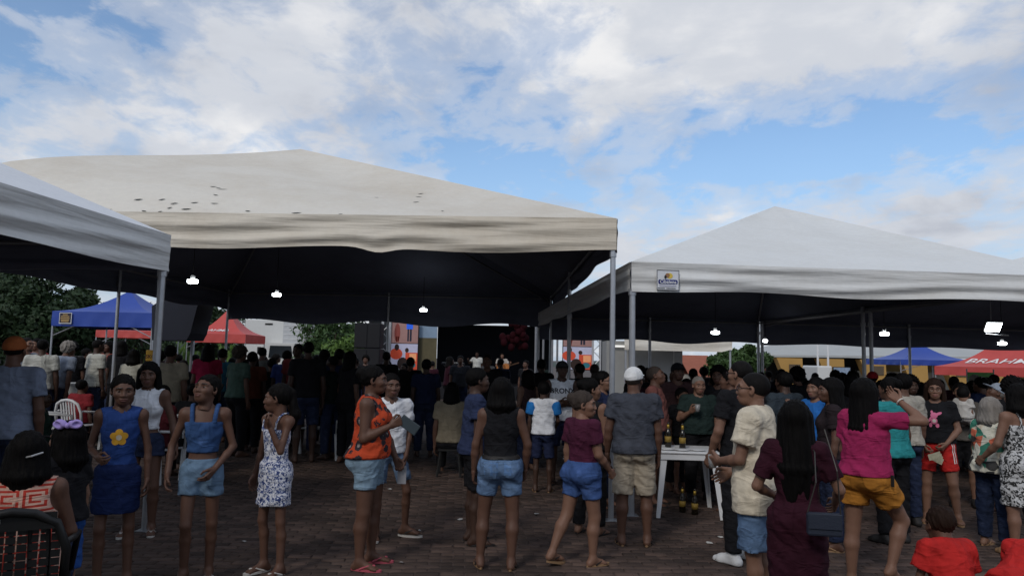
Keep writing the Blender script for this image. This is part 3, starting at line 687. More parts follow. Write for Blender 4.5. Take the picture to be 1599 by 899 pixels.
# ------------------------------------------------------------------ the ground
random.seed(4); rng = np.random.default_rng(4)
def ground_material():
    m = bpy.data.materials.new('paved_ground'); nt, N, L, b = nodes_of(m); b.inputs['Roughness'].default_value = 0.85
    tc = N.new('ShaderNodeTexCoord'); br = N.new('ShaderNodeTexBrick'); L.new(tc.outputs['Object'], br.inputs['Vector'])
    br.inputs['Scale'].default_value = 1.0; br.inputs['Brick Width'].default_value = 0.2; br.inputs['Row Height'].default_value = 0.1; br.inputs['Mortar Size'].default_value = 0.004
    br.inputs['Color1'].default_value = (0.085, 0.056, 0.046, 1); br.inputs['Color2'].default_value = (0.06, 0.043, 0.037, 1); br.inputs['Mortar'].default_value = (0.03, 0.026, 0.024, 1)
    n = N.new('ShaderNodeTexNoise'); n.inputs['Scale'].default_value = 0.6; n.inputs['Detail'].default_value = 8; L.new(tc.outputs['Object'], n.inputs['Vector'])
    r = N.new('ShaderNodeMapRange'); L.new(n.outputs['Fac'], r.inputs['Value']); r.inputs['To Min'].default_value = 0.65; r.inputs['To Max'].default_value = 1.35
    mm = N.new('ShaderNodeMixRGB'); mm.blend_type = 'MULTIPLY'; mm.inputs[0].default_value = 1; L.new(br.outputs['Color'], mm.inputs[1]); L.new(r.outputs[0], mm.inputs[2]); L.new(mm.outputs[0], b.inputs['Base Color'])
    return m
def paver_material():
    m = bpy.data.materials.new('concrete_paver'); nt, N, L, b = nodes_of(m); b.inputs['Roughness'].default_value = 0.82; b.inputs['Specular IOR Level'].default_value = 0.25
    tc = N.new('ShaderNodeTexCoord'); gm = N.new('ShaderNodeNewGeometry'); oi = N.new('ShaderNodeObjectInfo')
    n = N.new('ShaderNodeTexNoise'); n.inputs['Scale'].default_value = 0.9; n.inputs['Detail'].default_value = 9; n.inputs['Roughness'].default_value = 0.68; L.new(gm.outputs['Position'], n.inputs['Vector'])
    n2 = N.new('ShaderNodeTexNoise'); n2.inputs['Scale'].default_value = 90; n2.inputs['Detail'].default_value = 4; L.new(gm.outputs['Position'], n2.inputs['Vector'])
    at = N.new('ShaderNodeAttribute'); at.attribute_name = 'tone'
    ad = N.new('ShaderNodeMath'); ad.operation = 'ADD'; L.new(at.outputs['Fac'], ad.inputs[0]); L.new(oi.outputs['Random'], ad.inputs[1])
    fr = N.new('ShaderNodeMath'); fr.operation = 'FRACT'; L.new(ad.outputs[0], fr.inputs[0])
    mx = N.new('ShaderNodeMixRGB'); L.new(fr.outputs[0], mx.inputs[0]); mx.inputs[1].default_value = (0.047, 0.033, 0.028, 1); mx.inputs[2].default_value = (0.105, 0.070, 0.057, 1)
    r = N.new('ShaderNodeMapRange'); L.new(n.outputs['Fac'], r.inputs['Value']); r.inputs['From Min'].default_value = 0.3; r.inputs['From Max'].default_value = 0.7; r.inputs['To Min'].default_value = 0.55; r.inputs['To Max'].default_value = 1.35
    mm = N.new('ShaderNodeMixRGB'); mm.blend_type = 'MULTIPLY'; mm.inputs[0].default_value = 1; L.new(mx.outputs[0], mm.inputs[1]); L.new(r.outputs[0], mm.inputs[2]); L.new(mm.outputs[0], b.inputs['Base Color'])
    bp = N.new('ShaderNodeBump'); bp.inputs['Strength'].default_value = 0.5; bp.inputs['Distance'].default_value = 0.004; L.new(n2.outputs['Fac'], bp.inputs['Height']); L.new(bp.outputs[0], b.inputs['Normal'])
    return m
PAVER = paver_material()
b = MB(); b.add([(-900, -60, -0.010), (900, -60, -0.010), (900, 2000, -0.010), (-900, 2000, -0.010)], [(0, 1, 2, 3)])
ground = tag(b.build('ground', ground_material()), 'dark paved square of concrete blocks', kind='structure')
def paver_arrays(lx, ly, h):
    x, y, c = lx / 2, ly / 2, 0.007
    v = np.array([[sx * x, sy * y, -0.03] for sx, sy in ((-1, -1), (1, -1), (1, 1), (-1, 1))] + [[sx * x, sy * y, -c] for sx, sy in ((-1, -1), (1, -1), (1, 1), (-1, 1))] + [[sx * (x - c), sy * (y - c), 0] for sx, sy in ((-1, -1), (1, -1), (1, 1), (-1, 1))])
    f = [(8, 9, 10, 11)] + [(i, (i + 1) % 4, (i + 1) % 4 + 4, i + 4) for i in range(4)] + [(i + 4, (i + 1) % 4 + 4, (i + 1) % 4 + 8, i + 8) for i in range(4)]
    return v, np.array(f)
def pavers():
    pv, pf = paver_arrays(0.189, 0.092, 0.03); me = np_mesh('paver', pv, pf); me.materials.append(PAVER)
    me.attributes.new('tone', 'FLOAT', 'POINT')
    spots = []; RZ = math.radians(4.0); c, s = math.cos(RZ), math.sin(RZ)
    for j in range(-10, 145):
        for i in range(-70, 90):
            u = (i + 0.5 * (j % 2)) * 0.2; v = 3.6 + j * 0.1; X, Y = u * c - v * s + 0.3, u * s + v * c
            if Y < 3.2 or Y > 15.5 or abs(X) > 0.74 * Y + 0.4: continue
            spots.append((X, Y))
    vis = []
    for i, (X, Y) in enumerate(spots):
        p = PX(X, Y, 0)
        if -20 < p[0] < 1619 and p[1] < 897: vis.append((-p[1], i))
    vis.sort(); near = set(i for _, i in vis[:300]); V, F, T = [], [], []; n = 0
    for i, (X, Y) in enumerate(spots):
        rz = RZ + random.gauss(0, 0.03); dz = random.gauss(0, 0.0025)
        if i in near:
            o = bpy.data.objects.new('paver', me); COL.objects.link(o); o.parent = ground; o.location = (X, Y, dz); o.rotation_euler = (random.gauss(0, 0.01), random.gauss(0, 0.01), rz)
        else:
            R = np.array([[math.cos(rz), -math.sin(rz), 0], [math.sin(rz), math.cos(rz), 0], [0, 0, 1]]); V.append(pv @ R.T + np.array([X, Y, dz])); F.append(pf + n); n += len(pv); T += [random.random()] * len(pv)
    bm_ = np_mesh('paver_field', np.concatenate(V), np.concatenate(F)); bm_.materials.append(PAVER)
    a = bm_.attributes.new('tone', 'FLOAT', 'POINT'); a.data.foreach_set('value', np.array(T, dtype=np.float32))
    o = link('paver_field', bm_, ground); o['kind'] = 'stuff'
pavers()

# ------------------------------------------------------------------ tents
def canvas(name, col, dirt=(0.30, 0.24, 0.16), amount=0.35, wr=0.35, folds=False):
    m = bpy.data.materials.new(name); nt, N, L, b = nodes_of(m); b.inputs['Roughness'].default_value = 0.6; b.inputs['Specular IOR Level'].default_value = 0.3
    gm = N.new('ShaderNodeNewGeometry')
    def nz(s, d, st=(1, 1, 1), ro=0.6):
        mp = N.new('ShaderNodeMapping'); mp.inputs['Scale'].default_value = st; L.new(gm.outputs['Position'], mp.inputs[0]); n = N.new('ShaderNodeTexNoise'); n.inputs['Scale'].default_value = s; n.inputs['Detail'].default_value = d; n.inputs['Roughness'].default_value = ro
        L.new(mp.outputs[0], n.inputs['Vector']); return n.outputs['Fac']
    r = N.new('ShaderNodeMapRange'); L.new(nz(0.55, 9, ro=0.7), r.inputs['Value']); r.inputs['From Min'].default_value = 0.42; r.inputs['From Max'].default_value = 0.78; r.inputs['To Max'].default_value = amount
    mx = N.new('ShaderNodeMixRGB'); L.new(r.outputs[0], mx.inputs[0]); mx.inputs[1].default_value = (*col, 1); mx.inputs[2].default_value = (*dirt, 1)
    r2 = N.new('ShaderNodeMapRange'); L.new(nz(14, 6, (1, 1, 1), 0.7), r2.inputs['Value']); r2.inputs['To Min'].default_value = 0.9; r2.inputs['To Max'].default_value = 1.08
    m2 = N.new('ShaderNodeMixRGB'); m2.blend_type = 'MULTIPLY'; m2.inputs[0].default_value = 1; L.new(mx.outputs[0], m2.inputs[1]); L.new(r2.outputs[0], m2.inputs[2]); L.new(m2.outputs[0], b.inputs['Base Color'])
    bp = N.new('ShaderNodeBump'); bp.inputs['Strength'].default_value = wr; bp.inputs['Distance'].default_value = 0.06; L.new(nz(1.1, 3, (0.55, 0.55, 7), 0.5) if folds else nz(2.2, 5, (1, 1, 5)), bp.inputs['Height']); L.new(bp.outputs[0], b.inputs['Normal'])
    return m
VAL_CREAM = canvas('canvas_cream_valance', (0.60, 0.545, 0.455), (0.40, 0.32, 0.22), 0.75, 0.8, True); VAL_WHITE = canvas('canvas_white_valance', (0.62, 0.62, 0.605), (0.46, 0.42, 0.36), 0.5, 0.8, True)
CANV_CREAM = canvas('canvas_cream', (0.66, 0.62, 0.545), (0.42, 0.33, 0.22), 0.5); CANV_WHITE = canvas('canvas_white', (0.68, 0.69, 0.68), (0.45, 0.42, 0.36), 0.35); CANV_GREY = canvas('canvas_pale_grey', (0.66, 0.68, 0.71), (0.5, 0.5, 0.5), 0.3)
SEAM_C = mat('seam_cream', (0.60, 0.56, 0.485), 0.7); SEAM_W = mat('seam_white', (0.63, 0.635, 0.62), 0.7)
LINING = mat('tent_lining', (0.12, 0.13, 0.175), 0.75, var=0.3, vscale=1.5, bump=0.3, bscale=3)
STEEL = mat('galvanised_steel', (0.42, 0.43, 0.45), 0.42, 0.75, var=0.2, vscale=12); DSTEEL = mat('dull_steel', (0.25, 0.25, 0.26), 0.5, 0.6, var=0.2)
TEAR = mat('dark_tear', (0.03, 0.035, 0.03), 0.9, var=0.2)
LAMP = mat('led_diffuser', (0.9, 0.9, 0.9), 0.4, var=0, emit=((0.9, 0.96, 1.0), 14.0))
def fabric_wave(u, v, ph): return 0.5 * math.sin(10 * v + 1.6 * math.sin(1.3 * u + ph) + ph) + 0.3 * math.sin(17 * v + 2.1 * math.sin(0.9 * u + 2 * ph) + 0.7 * u) + 0.25 * math.sin(3.1 * u + 5 * v + ph)
def tent(corners, eave, apex, val, cm, label, cat='tent', group=None, legs='full', vcm=None, bulge=None, name='event_tent', ph=0.3, leg_r=0.03, notch=None, valn=60, vals=None, scm=None):
    """corners: front-left, front-right, back-right, back-left on the ground plan; eave: height of the eave's upper edge; val: drop of the valance"""
    C = [Vector((c[0], c[1], 0)) for c in corners]; org = (C[0] + C[1] + C[2] + C[3]) / 4
    root = empty(name, org, 0, label, cat, group); W = lambda v: v - org
    A = Vector((apex[0], apex[1], apex[2])); E = [c + Vector((0, 0, eave)) for c in C]
    roof = MB(); inner = MB(); n = 14; seams = []
    for k in range(4):
        a, bq = E[k], E[(k + 1) % 4]; rows = []
        nrml = (bq - a).cross(A - a).normalized(); nrml = nrml if nrml.z > 0 else -nrml
        for i in range(n + 1):
            t = i / n; row = []
            for j in range(n + 1):
                u = j / n; p = (a * (1 - u) + bq * u) * (1 - t) + A * t
                sag = -0.16 * 4 * t * (1 - t) * (4 * u * (1 - u)) ** 0.8 + 0.06 * math.sin(11 * u + 5 * t + ph * 3) * t * (1 - t) * (4 * u * (1 - u))
                if bulge: sag += bulge(k, u, t)
                if k == 0: sag += 0.09 * (1 - abs(2 * u - 1)) * 4 * t * (1 - t)
                row.append(p + Vector((0, 0, sag)))
            rows.append(row)
        vs = [W(p) for r in rows for p in r]; fs = [(i * (n + 1) + j, i * (n + 1) + j + 1, (i + 1) * (n + 1) + j + 1, (i + 1) * (n + 1) + j) for i in range(n) for j in range(n)]
        if legs:
            for u in (() if k == 0 else (0.33, 0.67)):
                pts = []
                for i in range(n * 2 + 1):
                    t = i / (n * 2) * 0.97; f = t * n; i0 = min(int(f), n - 1); fr = f - i0; j = u * n; j0 = min(int(j), n - 1); fj = j - j0
                    pts.append((rows[i0][j0] * (1 - fj) + rows[i0][j0 + 1] * fj) * (1 - fr) + (rows[i0 + 1][j0] * (1 - fj) + rows[i0 + 1][j0 + 1] * fj) * fr + nrml * 0.002)
                sd = (bq - a).normalized() * 0.016; seams.append([W(p - sd) for p in pts] + [W(p + sd) for p in pts])
        roof.add(vs, fs); inner.add([v - Vector((0, 0, 0.03)) for v in vs], [tuple(reversed(f)) for f in fs])
    r = roof.build('roof', cm, root, True); inner.build('lining', LINING, root, True)
    for sm in seams:
        h_ = len(sm) // 2; bs = MB(); bs.add(sm, [(i, i + 1, i + 1 + h_, i + h_) for i in range(h_ - 1)]); bs.build('seam', scm or cm, root)
    for k in range(4):
        a, bq = E[k], E[(k + 1) % 4]; L = (bq - a).length; d = (bq - a) / L; out = Vector((d.y, -d.x, 0)); nu = valn; nv = 16; vs = []; bm_ = MB()
        for i in range(nu + 1):
            u = i / nu
            for j in range(nv + 1):
                v = j / nv; hgt = (vals or [val] * 4)[k] * (1 + 0.05 * math.sin(6 * u * L / 3 + ph + k) + 0.02 * math.sin(17 * u + k))
                if notch and k == 0: hgt += notch[1] * math.exp(-((u - notch[0]) * L / 0.2) ** 2) * (0.15 if abs(u - notch[0]) * L < 0.012 else 1)
                o = 0.034 * fabric_wave(u * L, v, ph + k) * min(1, 6 * u * (1 - u) + 0.25) * min(1, v * 4) + 0.012
                vs.append(W(a + d * (u * L) + out * o + Vector((0, 0, -v * hgt))))
        f_ = [(i * (nv + 1) + j, i * (nv + 1) + j + 1, (i + 1) * (nv + 1) + j + 1, (i + 1) * (nv + 1) + j) for i in range(nu) for j in range(nv)]
        bm_.add(vs, f_); bm_.add([Vector(v) - out * 0.012 for v in vs], [tuple(reversed(f)) for f in f_], 1)
        bm_.build('valance', [vcm or cm, LINING], root, True)
    if legs:
        ids = [(C[0], 1), (C[1], 1), (C[2], 1), (C[3], 1)] if legs == 'corner' else [(C[0], 1), (C[1], 1), (C[2], 1), (C[3], 1), ((C[1] + C[2]) / 2, 1), ((C[0] + C[3]) / 2, 1), ((C[2] + C[3]) / 2, 1)]
        for q, _ in ids:
            cen = (org - q); cen.z = 0; cen.normalize(); q2 = q + cen * 0.05; lb = MB()
            lb.tube([W(q2 + Vector((0, 0, 0.0))), W(q2 + Vector((0, 0, eave - 0.02)))], leg_r, 12); lb.box(W(q2 + Vector((0, 0, 0.004))), (0.14, 0.14, 0.008))
            lb.tube([W(q2 + Vector((0, 0, eave - val - 0.05))), W(q2 + Vector((0, 0, eave - val + 0.02)))], leg_r * 1.3, 12)
            lb.build('leg', STEEL, root, False)
        fb = MB()
        for k in range(4):
            a, bq = C[k], C[(k + 1) % 4]; fb.tube([W(a + Vector((0, 0, eave - 0.06))) * 0.985, W(bq + Vector((0, 0, eave - 0.06))) * 0.985], 0.022, 8)
        fb.build('eave_frame', DSTEEL, root)
        for k in range(4):
            rb = MB(); rb.tube([W(E[k]) * 0.98 - Vector((0, 0, 0.12)), W(A) - Vector((0, 0, 0.2))], 0.022, 8); rb.build('rafter', DSTEEL, root)
    return root, r, W
FR = (P(961, 600, 8.12).x, 8.12); FL = (-7.3, 8.45); BR = (0.99, 18.0); BL = (-7.0, 18.2); ma_ = P(470, 233, 13.2); MAIN_A = tuple(ma_); E_M = P(963, 341, 8.12).z; V_M = E_M - P(963, 394, 8.12).z
def main_bulge(k, u, t):
    # the cloth of the front-left hip stands proud, pushed up from inside
    w = u if k == 3 else (1 - u) if k == 0 else 0
    return 0.36 * (t / 0.35) * math.exp(1 - t / 0.35) * (1 - t) / 0.65 * max(0, w - 0.25) / 0.75
main_tent, main_roof, WM = tent([FL, FR, BR, BL], E_M, MAIN_A, V_M, CANV_CREAM, 'large cream tent in the middle with dark nicks and a stained front valance', bulge=main_bulge, vcm=VAL_CREAM, notch=(0.685, 0.06), valn=110, vals=[V_M, 0.36, 0.78, 0.52], scm=SEAM_C)
def roof_point(px, py):
    me = main_roof.data; r = ray(px, py); o = Vector((0, 0, EYE)) - main_tent.location
    global _mb
    try: _mb
    except NameError: _mb = BVHTree.FromPolygons([v.co for v in me.vertices], [tuple(p.vertices) for p in me.polygons])
    return _mb.ray_cast(o, r)
nick = MB(); nick.add([(-0.5, -0.12, 0), (-0.1, -0.5, 0), (0.25, -0.3, 0), (0.5, 0.1, 0), (0.1, 0.42, 0), (-0.3, 0.3, 0)], [(0, 1, 2, 3, 4, 5)]); nick_me = nick.mesh('nick'); nick_me.materials.append(TEAR)
marks = [(347, 296, 12), (333, 292, 8), (337, 305, 8), (341, 294, 8), (216, 312, 10), (253, 312, 8), (272, 318, 9), (304, 317, 9), (335, 318, 10), (148, 323, 6), (166, 329, 13), (178, 334, 9), (225, 330, 7), (250, 331, 5), (263, 333, 8), (274, 336, 4), (265, 325, 6), (291, 327, 12), (292, 334, 7), (310, 335, 6), (344, 339, 6), (293, 347, 11), (346, 347, 13), (338, 345, 6), (387, 330, 7), (425, 335, 5), (423, 341, 5), (463, 333, 13), (474, 341, 4), (483, 342, 7), (399, 352, 6), (507, 341, 4), (588, 309, 5), (657, 303, 8), (654, 308, 10), (650, 316, 9), (691, 330, 4), (532, 335, 6), (535, 342, 8), (548, 345, 11), (565, 347, 8), (582, 349, 10), (700, 347, 8), (712, 345, 6)]
for (px, py, w) in marks:
    hit = roof_point(px, py)
    if hit[0] is None: continue
    o = bpy.data.objects.new('nick', nick_me); COL.objects.link(o); o.parent = main_tent
    nn = hit[1] if hit[1].z > 0 else -hit[1]; o.location = hit[0] + nn * 0.006; L_ = 1.25 * w * hit[3] / FPX
    q = nn.to_track_quat('Z', 'X').to_matrix(); xa = (Vector((1, 0, 0)) - nn * nn.x).normalized(); ya = nn.cross(xa)
    an = random.uniform(-0.5, 0.7); xr = xa * math.cos(an) + ya * math.sin(an); yr = nn.cross(xr); thin = random.uniform(0.02, 0.034)
    o.matrix_basis = Matrix.Translation(o.location) @ Matrix((xr * L_, yr * thin, nn)).transposed().to_4x4()
# left tent: its right-hand side runs towards the camera
K = Vector((-3.42, 7.3, 0)); da = Vector((-0.09, -0.996, 0)); dl = Vector((-0.996, 0.09, 0))
tent([K + da * 10 + dl * 10, K + da * 10, K, K + dl * 10], 2.86, ((K + da * 5 + dl * 5).x, (K + da * 5 + dl * 5).y, 5.15), 0.37, CANV_GREY, 'pale grey tent at the left edge reaching towards the camera', ph=1.1, vcm=VAL_WHITE, leg_r=0.036, scm=SEAM_W)
# right tent
c0 = Vector((1.36, 8.4, 0)); th = math.radians(5.5); dx_ = Vector((math.cos(th), math.sin(th), 0)); dy_ = Vector((-math.sin(th) * 0.75, math.cos(th), 0))
q1 = c0 + dx_ * 5.7; q2 = q1 + dy_ * 10; q3 = c0 + dy_ * 10
rt_ap = P(1210, 322, 13.4)
right_tent, _, WR = tent([c0, q1, q2, q3], 2.84, (rt_ap.x, rt_ap.y, rt_ap.z), 0.33, CANV_WHITE, 'white tent on the right with a small printed logo at its corner', ph=2.0, vcm=VAL_WHITE, leg_r=0.036, vals=[0.33, 0.06, 0.62, 0.33], scm=SEAM_W)
# its neighbour on the right stands against it, only a corner of the roof shows
g1_ = q1 + dx_ * 0.05; g2_ = q2 + dx_ * 0.05; n1 = g1_ + dx_ * 8; n2 = g2_ + dx_ * 8; na = P(1773, 360, 14.3)
tent([g1_, n1, n2, g2_], 2.84, tuple(na), 0.33, CANV_WHITE, 'white tent whose roof corner just shows at the far right edge', ph=3.1, vcm=VAL_WHITE, leg_r=0.036, vals=[0.33, 0.33, 0.62, 0.06], scm=SEAM_W)
# added tent over the camera, out of frame, put there to shade the foreground
tent([(-4.9, -8.6), (4.9, -8.6), (4.9, 1.25), (-4.9, 1.25)], 2.95, (0, -3.7, 5.0), 0.2, CANV_WHITE, 'added white tent out of view overhead, shading the foreground', ph=4.2, legs='corner')
# printed logo on the right tent's front valance
def on_valance(px, py): 
    r = ray(px, py); n = Vector((math.sin(th), -math.cos(th), 0)); o = Vector((0, 0, EYE)); pl = c0 + n * 0.045; t = (pl - o).dot(n) / r.dot(n); return o + r * t
NAVY = mat('print_navy', (0.02, 0.03, 0.17), 0.6, var=0.1); PWHITE = mat('print_white', (0.75, 0.75, 0.75), 0.6, var=0.05); PYEL = mat('print_yellow', (0.65, 0.47, 0.08), 0.6); PBRN = mat('print_brown', (0.30, 0.16, 0.08), 0.6); PGREY = mat('print_grey', (0.42, 0.42, 0.5), 0.6); PINK_ = mat('print_black', (0.02, 0.02, 0.025), 0.6)
lc = on_valance(1043, 436); ux = dx_.copy(); uz = Vector((0, 0, 1)); pn = Vector((math.sin(th), -math.cos(th), 0)); k_ = lc.y / FPX
def flat(polys, m, name, parent, off, c=lc, sx=1.0, sz=1.0):
    bb = MB(); bb.add([c + ux * (u * sx) + uz * (v * sz) + pn * off - parent.location for u, v in polys[0]], polys[1]); return bb.build(name, m, parent)
def rect(x0, y0, x1, y1): return [(x0, y0), (x1, y0), (x1, y1), (x0, y1)], [(0, 1, 2, 3)]
sg_ = flat(rect(-0.133, -0.128, 0.133, 0.108), mat('print_panel', (0.62, 0.63, 0.66), 0.6), 'logo_panel', right_tent, 0.0)
def fr_(x0, y0, x1, y1, w): return merge(rect(x0, y0, x1, y0 + w), rect(x0, y1 - w, x1, y1), rect(x0, y0 + w, x0 + w, y1 - w), rect(x1 - w, y0 + w, x1, y1 - w))
def sub_flat(polys, m, name, off): o = flat(polys, m, name, right_tent, off); o.parent = sg_; return o
sub_flat(fr_(-0.131, -0.126, 0.131, 0.106, 0.006), PINK_, 'border', 0.004)
sub_flat(merge(rect(-0.098, -0.055, 0.098, -0.004), disc(-0.098, -0.03, 0.016, 0.0255), disc(0.098, -0.03, 0.016, 0.0255)), NAVY, 'banner', 0.004)
tv, tf = text_polys('Cibalena', 0.056, 0.0006); sub_flat(([(v.x, v.y - 0.031) for v in tv], tf), PWHITE, 'lettering', 0.008)
sub_flat(disc(0.02, 0.04, 0.036, 0.032), PYEL, 'emblem', 0.004); sub_flat(disc(-0.006, 0.045, 0.026, 0.026), PBRN, 'emblem', 0.006); sub_flat(disc(-0.03, 0.026, 0.014, 0.022), PINK_, 'emblem', 0.007)
sub_flat(rect(-0.1, -0.085, 0.095, -0.066), PGREY, 'caption', 0.004); sub_flat(merge(rect(-0.12, -0.108, -0.035, -0.1), rect(-0.02, -0.108, 0.09, -0.1)), PINK_, 'caption', 0.004)

# lamps hanging under the tents
def lamp(px, py, d, label, w=0.16, hgt=0.07, top=None):
    p = P(px, py, d); r = empty('hanging_lamp', p, 0, label, 'lamp', 'lamps under the tents'); b = MB()
    b.lathe([(0.02, hgt / 2), (w / 2, hgt / 2 - 0.012), (w / 2, -hgt / 2 + 0.012), (w / 2 - 0.02, -hgt / 2)], 16); b.build('diffuser', LAMP, r, False)
    b = MB(); b.lathe([(0.03, hgt / 2 + 0.055), (0.035, hgt / 2 + 0.004), (0.03, hgt / 2 + 0.002)], 12); b.build('socket', mat('lamp_socket', (0.3, 0.3, 0.3), 0.5), r)
    b = MB(); b.tube([(0, 0, hgt / 2 + 0.05), (0, 0, (top or 3.2) - p.z)], 0.006, 6); b.build('cable', mat('black_cable', (0.015, 0.015, 0.015), 0.6), r)
lamp(301, 439, 11.5, 'lit lamp nearest the left tent pole under the cream tent', 0.16, top=3.6); lamp(432, 460, 14.0, 'lit lamp above the white truck under the cream tent', 0.16, top=4.0); lamp(661, 484, 16.5, 'lit lamp above the stage screens under the cream tent', 0.16, top=3.5)
lamp(1117, 519, 15.2, 'lit lamp in front of the small white awning', 0.17, top=3.6); lamp(1195, 532, 17.0, 'small lit lamp beside the dark tent post', 0.10, top=2.7); lamp(1381, 521, 15.0, 'lit lamp above the blue canopy on the right', 0.17, top=3.7); lamp(1565, 536, 16.0, 'lower lit lamp under the flood light', 0.17, top=3.2)
fl = empty('flood_light', P(1551, 510, 12.0), 0, 'square lit flood light hung at the far right', 'lamp'); RF = Matrix.Rotation(0.55, 3, 'X'); b = MB(); b.box((0, 0.03, 0.01), (0.27, 0.05, 0.19), RF, bev=0.01); b.build('housing', mat('lamp_housing', (0.06, 0.06, 0.06), 0.5), fl)
b = MB(); b.box((0.0, -0.003, -0.008), (0.235, 0.012, 0.155), RF); b.build('diffuser', LAMP, fl); b = MB(); b.tube([(0, 0.05, 0.05), (0, 0.05, 1.0)], 0.008, 6); b.tube([(-0.13, 0, -0.12), (0.24, 0, -0.14)], 0.012, 6); b.build('bracket', STEEL, fl)
# ------------------------------------------------------------------ what stands beyond the tents
def gazebo(px0, px1, py_eave, py_apex, d, cm, label, val=0.25, name='pop_up_canopy', yaw=0.0, leg=True, apx=None):
    a = P(px0, py_eave, d); c = P(px1, py_eave, d); W_ = (c - a).length; cx = (a.x + c.x) / 2; ez = (a.z + c.z) / 2; ap = P(apx or (px0 + px1) / 2, py_apex, d + W_ / 2).z
    root = empty(name, (cx, d + W_ / 2, 0), yaw, label, 'canopy'); h = W_ / 2; E = [Vector((sx * h, sy * h, ez)) for sx, sy in ((-1, -1), (1, -1), (1, 1), (-1, 1))]; A = Vector((0, 0, ap)); b = MB(); n = 10
    for k in range(4):
        p, q = E[k], E[(k + 1) % 4]; vs = []
        for i in range(n + 1):
            t = i / n
            for j in range(n + 1):
                u = j / n; w = (p * (1 - u) + q * u) * (1 - t) + A * t; w.z -= (ap - ez) * 0.22 * math.sin(math.pi * t) ; vs.append(w)
        b.add(vs, [(i * (n + 1) + j, i * (n + 1) + j + 1, (i + 1) * (n + 1) + j + 1, (i + 1) * (n + 1) + j) for i in range(n) for j in range(n)])
    roof = b.build('roof', cm, root, True)
    for k in range(4):
        p, q = E[k], E[(k + 1) % 4]; b = MB(); vs = []; m = 24; dd = (q - p).normalized(); o = Vector((dd.y, -dd.x, 0))
        for i in range(m + 1):
            for j in range(4): vs.append(p.lerp(q, i / m) + o * (0.02 * math.sin(i * 1.3 + j + k) * j / 3 + 0.005) + Vector((0, 0, -val * j / 3)))
        b.add(vs, [(i * 4 + j, i * 4 + j + 1, (i + 1) * 4 + j + 1, (i + 1) * 4 + j) for i in range(m) for j in range(3)]); b.build('valance', cm, root, True)
    if leg:
        for e in E: b = MB(); b.tube([(e.x * 0.985, e.y * 0.985, 0), (e.x * 0.985, e.y * 0.985, ez - 0.01)], 0.022, 8); b.build('leg', STEEL, root)
        b = MB(); b.tube([(-h, -h * 0.98, ez - val - 0.25), (0, -h * 0.98, ez - 0.02)], 0.014, 6); b.tube([(h, -h * 0.98, ez - val - 0.25), (0, -h * 0.98, ez - 0.02)], 0.014, 6); b.build('truss_bar', STEEL, root)
    return root, ez, h, ap
BLUE = mat('blue_canopy', (0.030, 0.070, 0.33), 0.5, var=0.15, vscale=2, bump=0.2, bscale=4); RED = mat('red_canopy', (0.50, 0.075, 0.065), 0.55, var=0.15, vscale=2, bump=0.2, bscale=4); NAVYC = mat('navy_tarpaulin', (0.012, 0.014, 0.024), 0.7, var=0.2, vscale=2, bump=0.3, bscale=5)
g1, ez, h, ap = gazebo(82, 240, 487, 453, 18.0, BLUE, 'blue peaked canopy with a small square sign at its left corner', 0.36, apx=183)
b = MB(); b.box((-h + 0.36, -h - 0.055, ez - 0.17), (0.30, 0.01, 0.27)); sgn = b.build('sign', mat('sign_white', (0.6, 0.6, 0.6), 0.6), g1)
b = MB(); b.box((-h + 0.36, -h - 0.064, ez - 0.165), (0.265, 0.006, 0.23)); b.build('sign_field', mat('sign_dark', (0.03, 0.025, 0.04), 0.6), sgn)
b = MB()
for i, (w, z) in enumerate(((0.12, -0.085), (0.2, -0.13), (0.22, -0.175), (0.2, -0.215), (0.18, -0.25))): b.box((-h + 0.36, -h - 0.071, ez + z), (w, 0.006, 0.022))
b.build('sign_print', mat('sign_gold', (0.45, 0.3, 0.12), 0.6), sgn)
g2, ez, h, ap = gazebo(292, 384, 521, 481, 34.0, RED, 'faded red peaked canopy in front of the white truck', 0.4, apx=330)
def roof_text(root, body, ez, h, ap, size, u, v, rotz=0.0):
    tv, tf = text_polys(body, size, 0.004); b = MB(); sl = math.atan2(ap - ez, h); vs = []
    for p in tv:
        x = u + p.x + p.y * 0.25; t = (v + p.y) / math.hypot(h, ap - ez); z = ez + (ap - ez) * t - (ap - ez) * 0.22 * math.sin(math.pi * t) + 0.02; vs.append((x, -h * (1 - t) - 0.012, z))
    b.add(vs, tf); o = b.build('lettering', mat('canopy_lettering', (0.75, 0.72, 0.7), 0.6, var=0.1), root); o.rotation_euler = (0, 0, rotz); return o
roof_text(g2, 'BRAHMA', ez, h, ap, 0.34, -0.25, 0.55)
gazebo(150, 240, 516, 509, 26.0, RED, 'far red canopy partly hidden behind the blue one', 0.25)
g3, ez, h, ap = gazebo(1406, 1522, 562, 534, 30.0, BLUE, 'bright blue canopy beside the lettered red one', 0.22, apx=1460)
g4, ez, h, ap = gazebo(1506, 1676, 574, 512, 27.0, RED, 'red canopy with white lettering at the right edge', 0.32, apx=1592, yaw=math.radians(34)); g4.location.x = P(1588, 580, 27.5).x; g4.location.y = 27.5
roof_text(g4, 'BRAHMA', ez, h, ap, 0.62, -0.1, 0.75); roof_text(g4, 'BRAHMA', ez, h, ap, 0.62, 0.15, 0.75, -math.pi / 2)
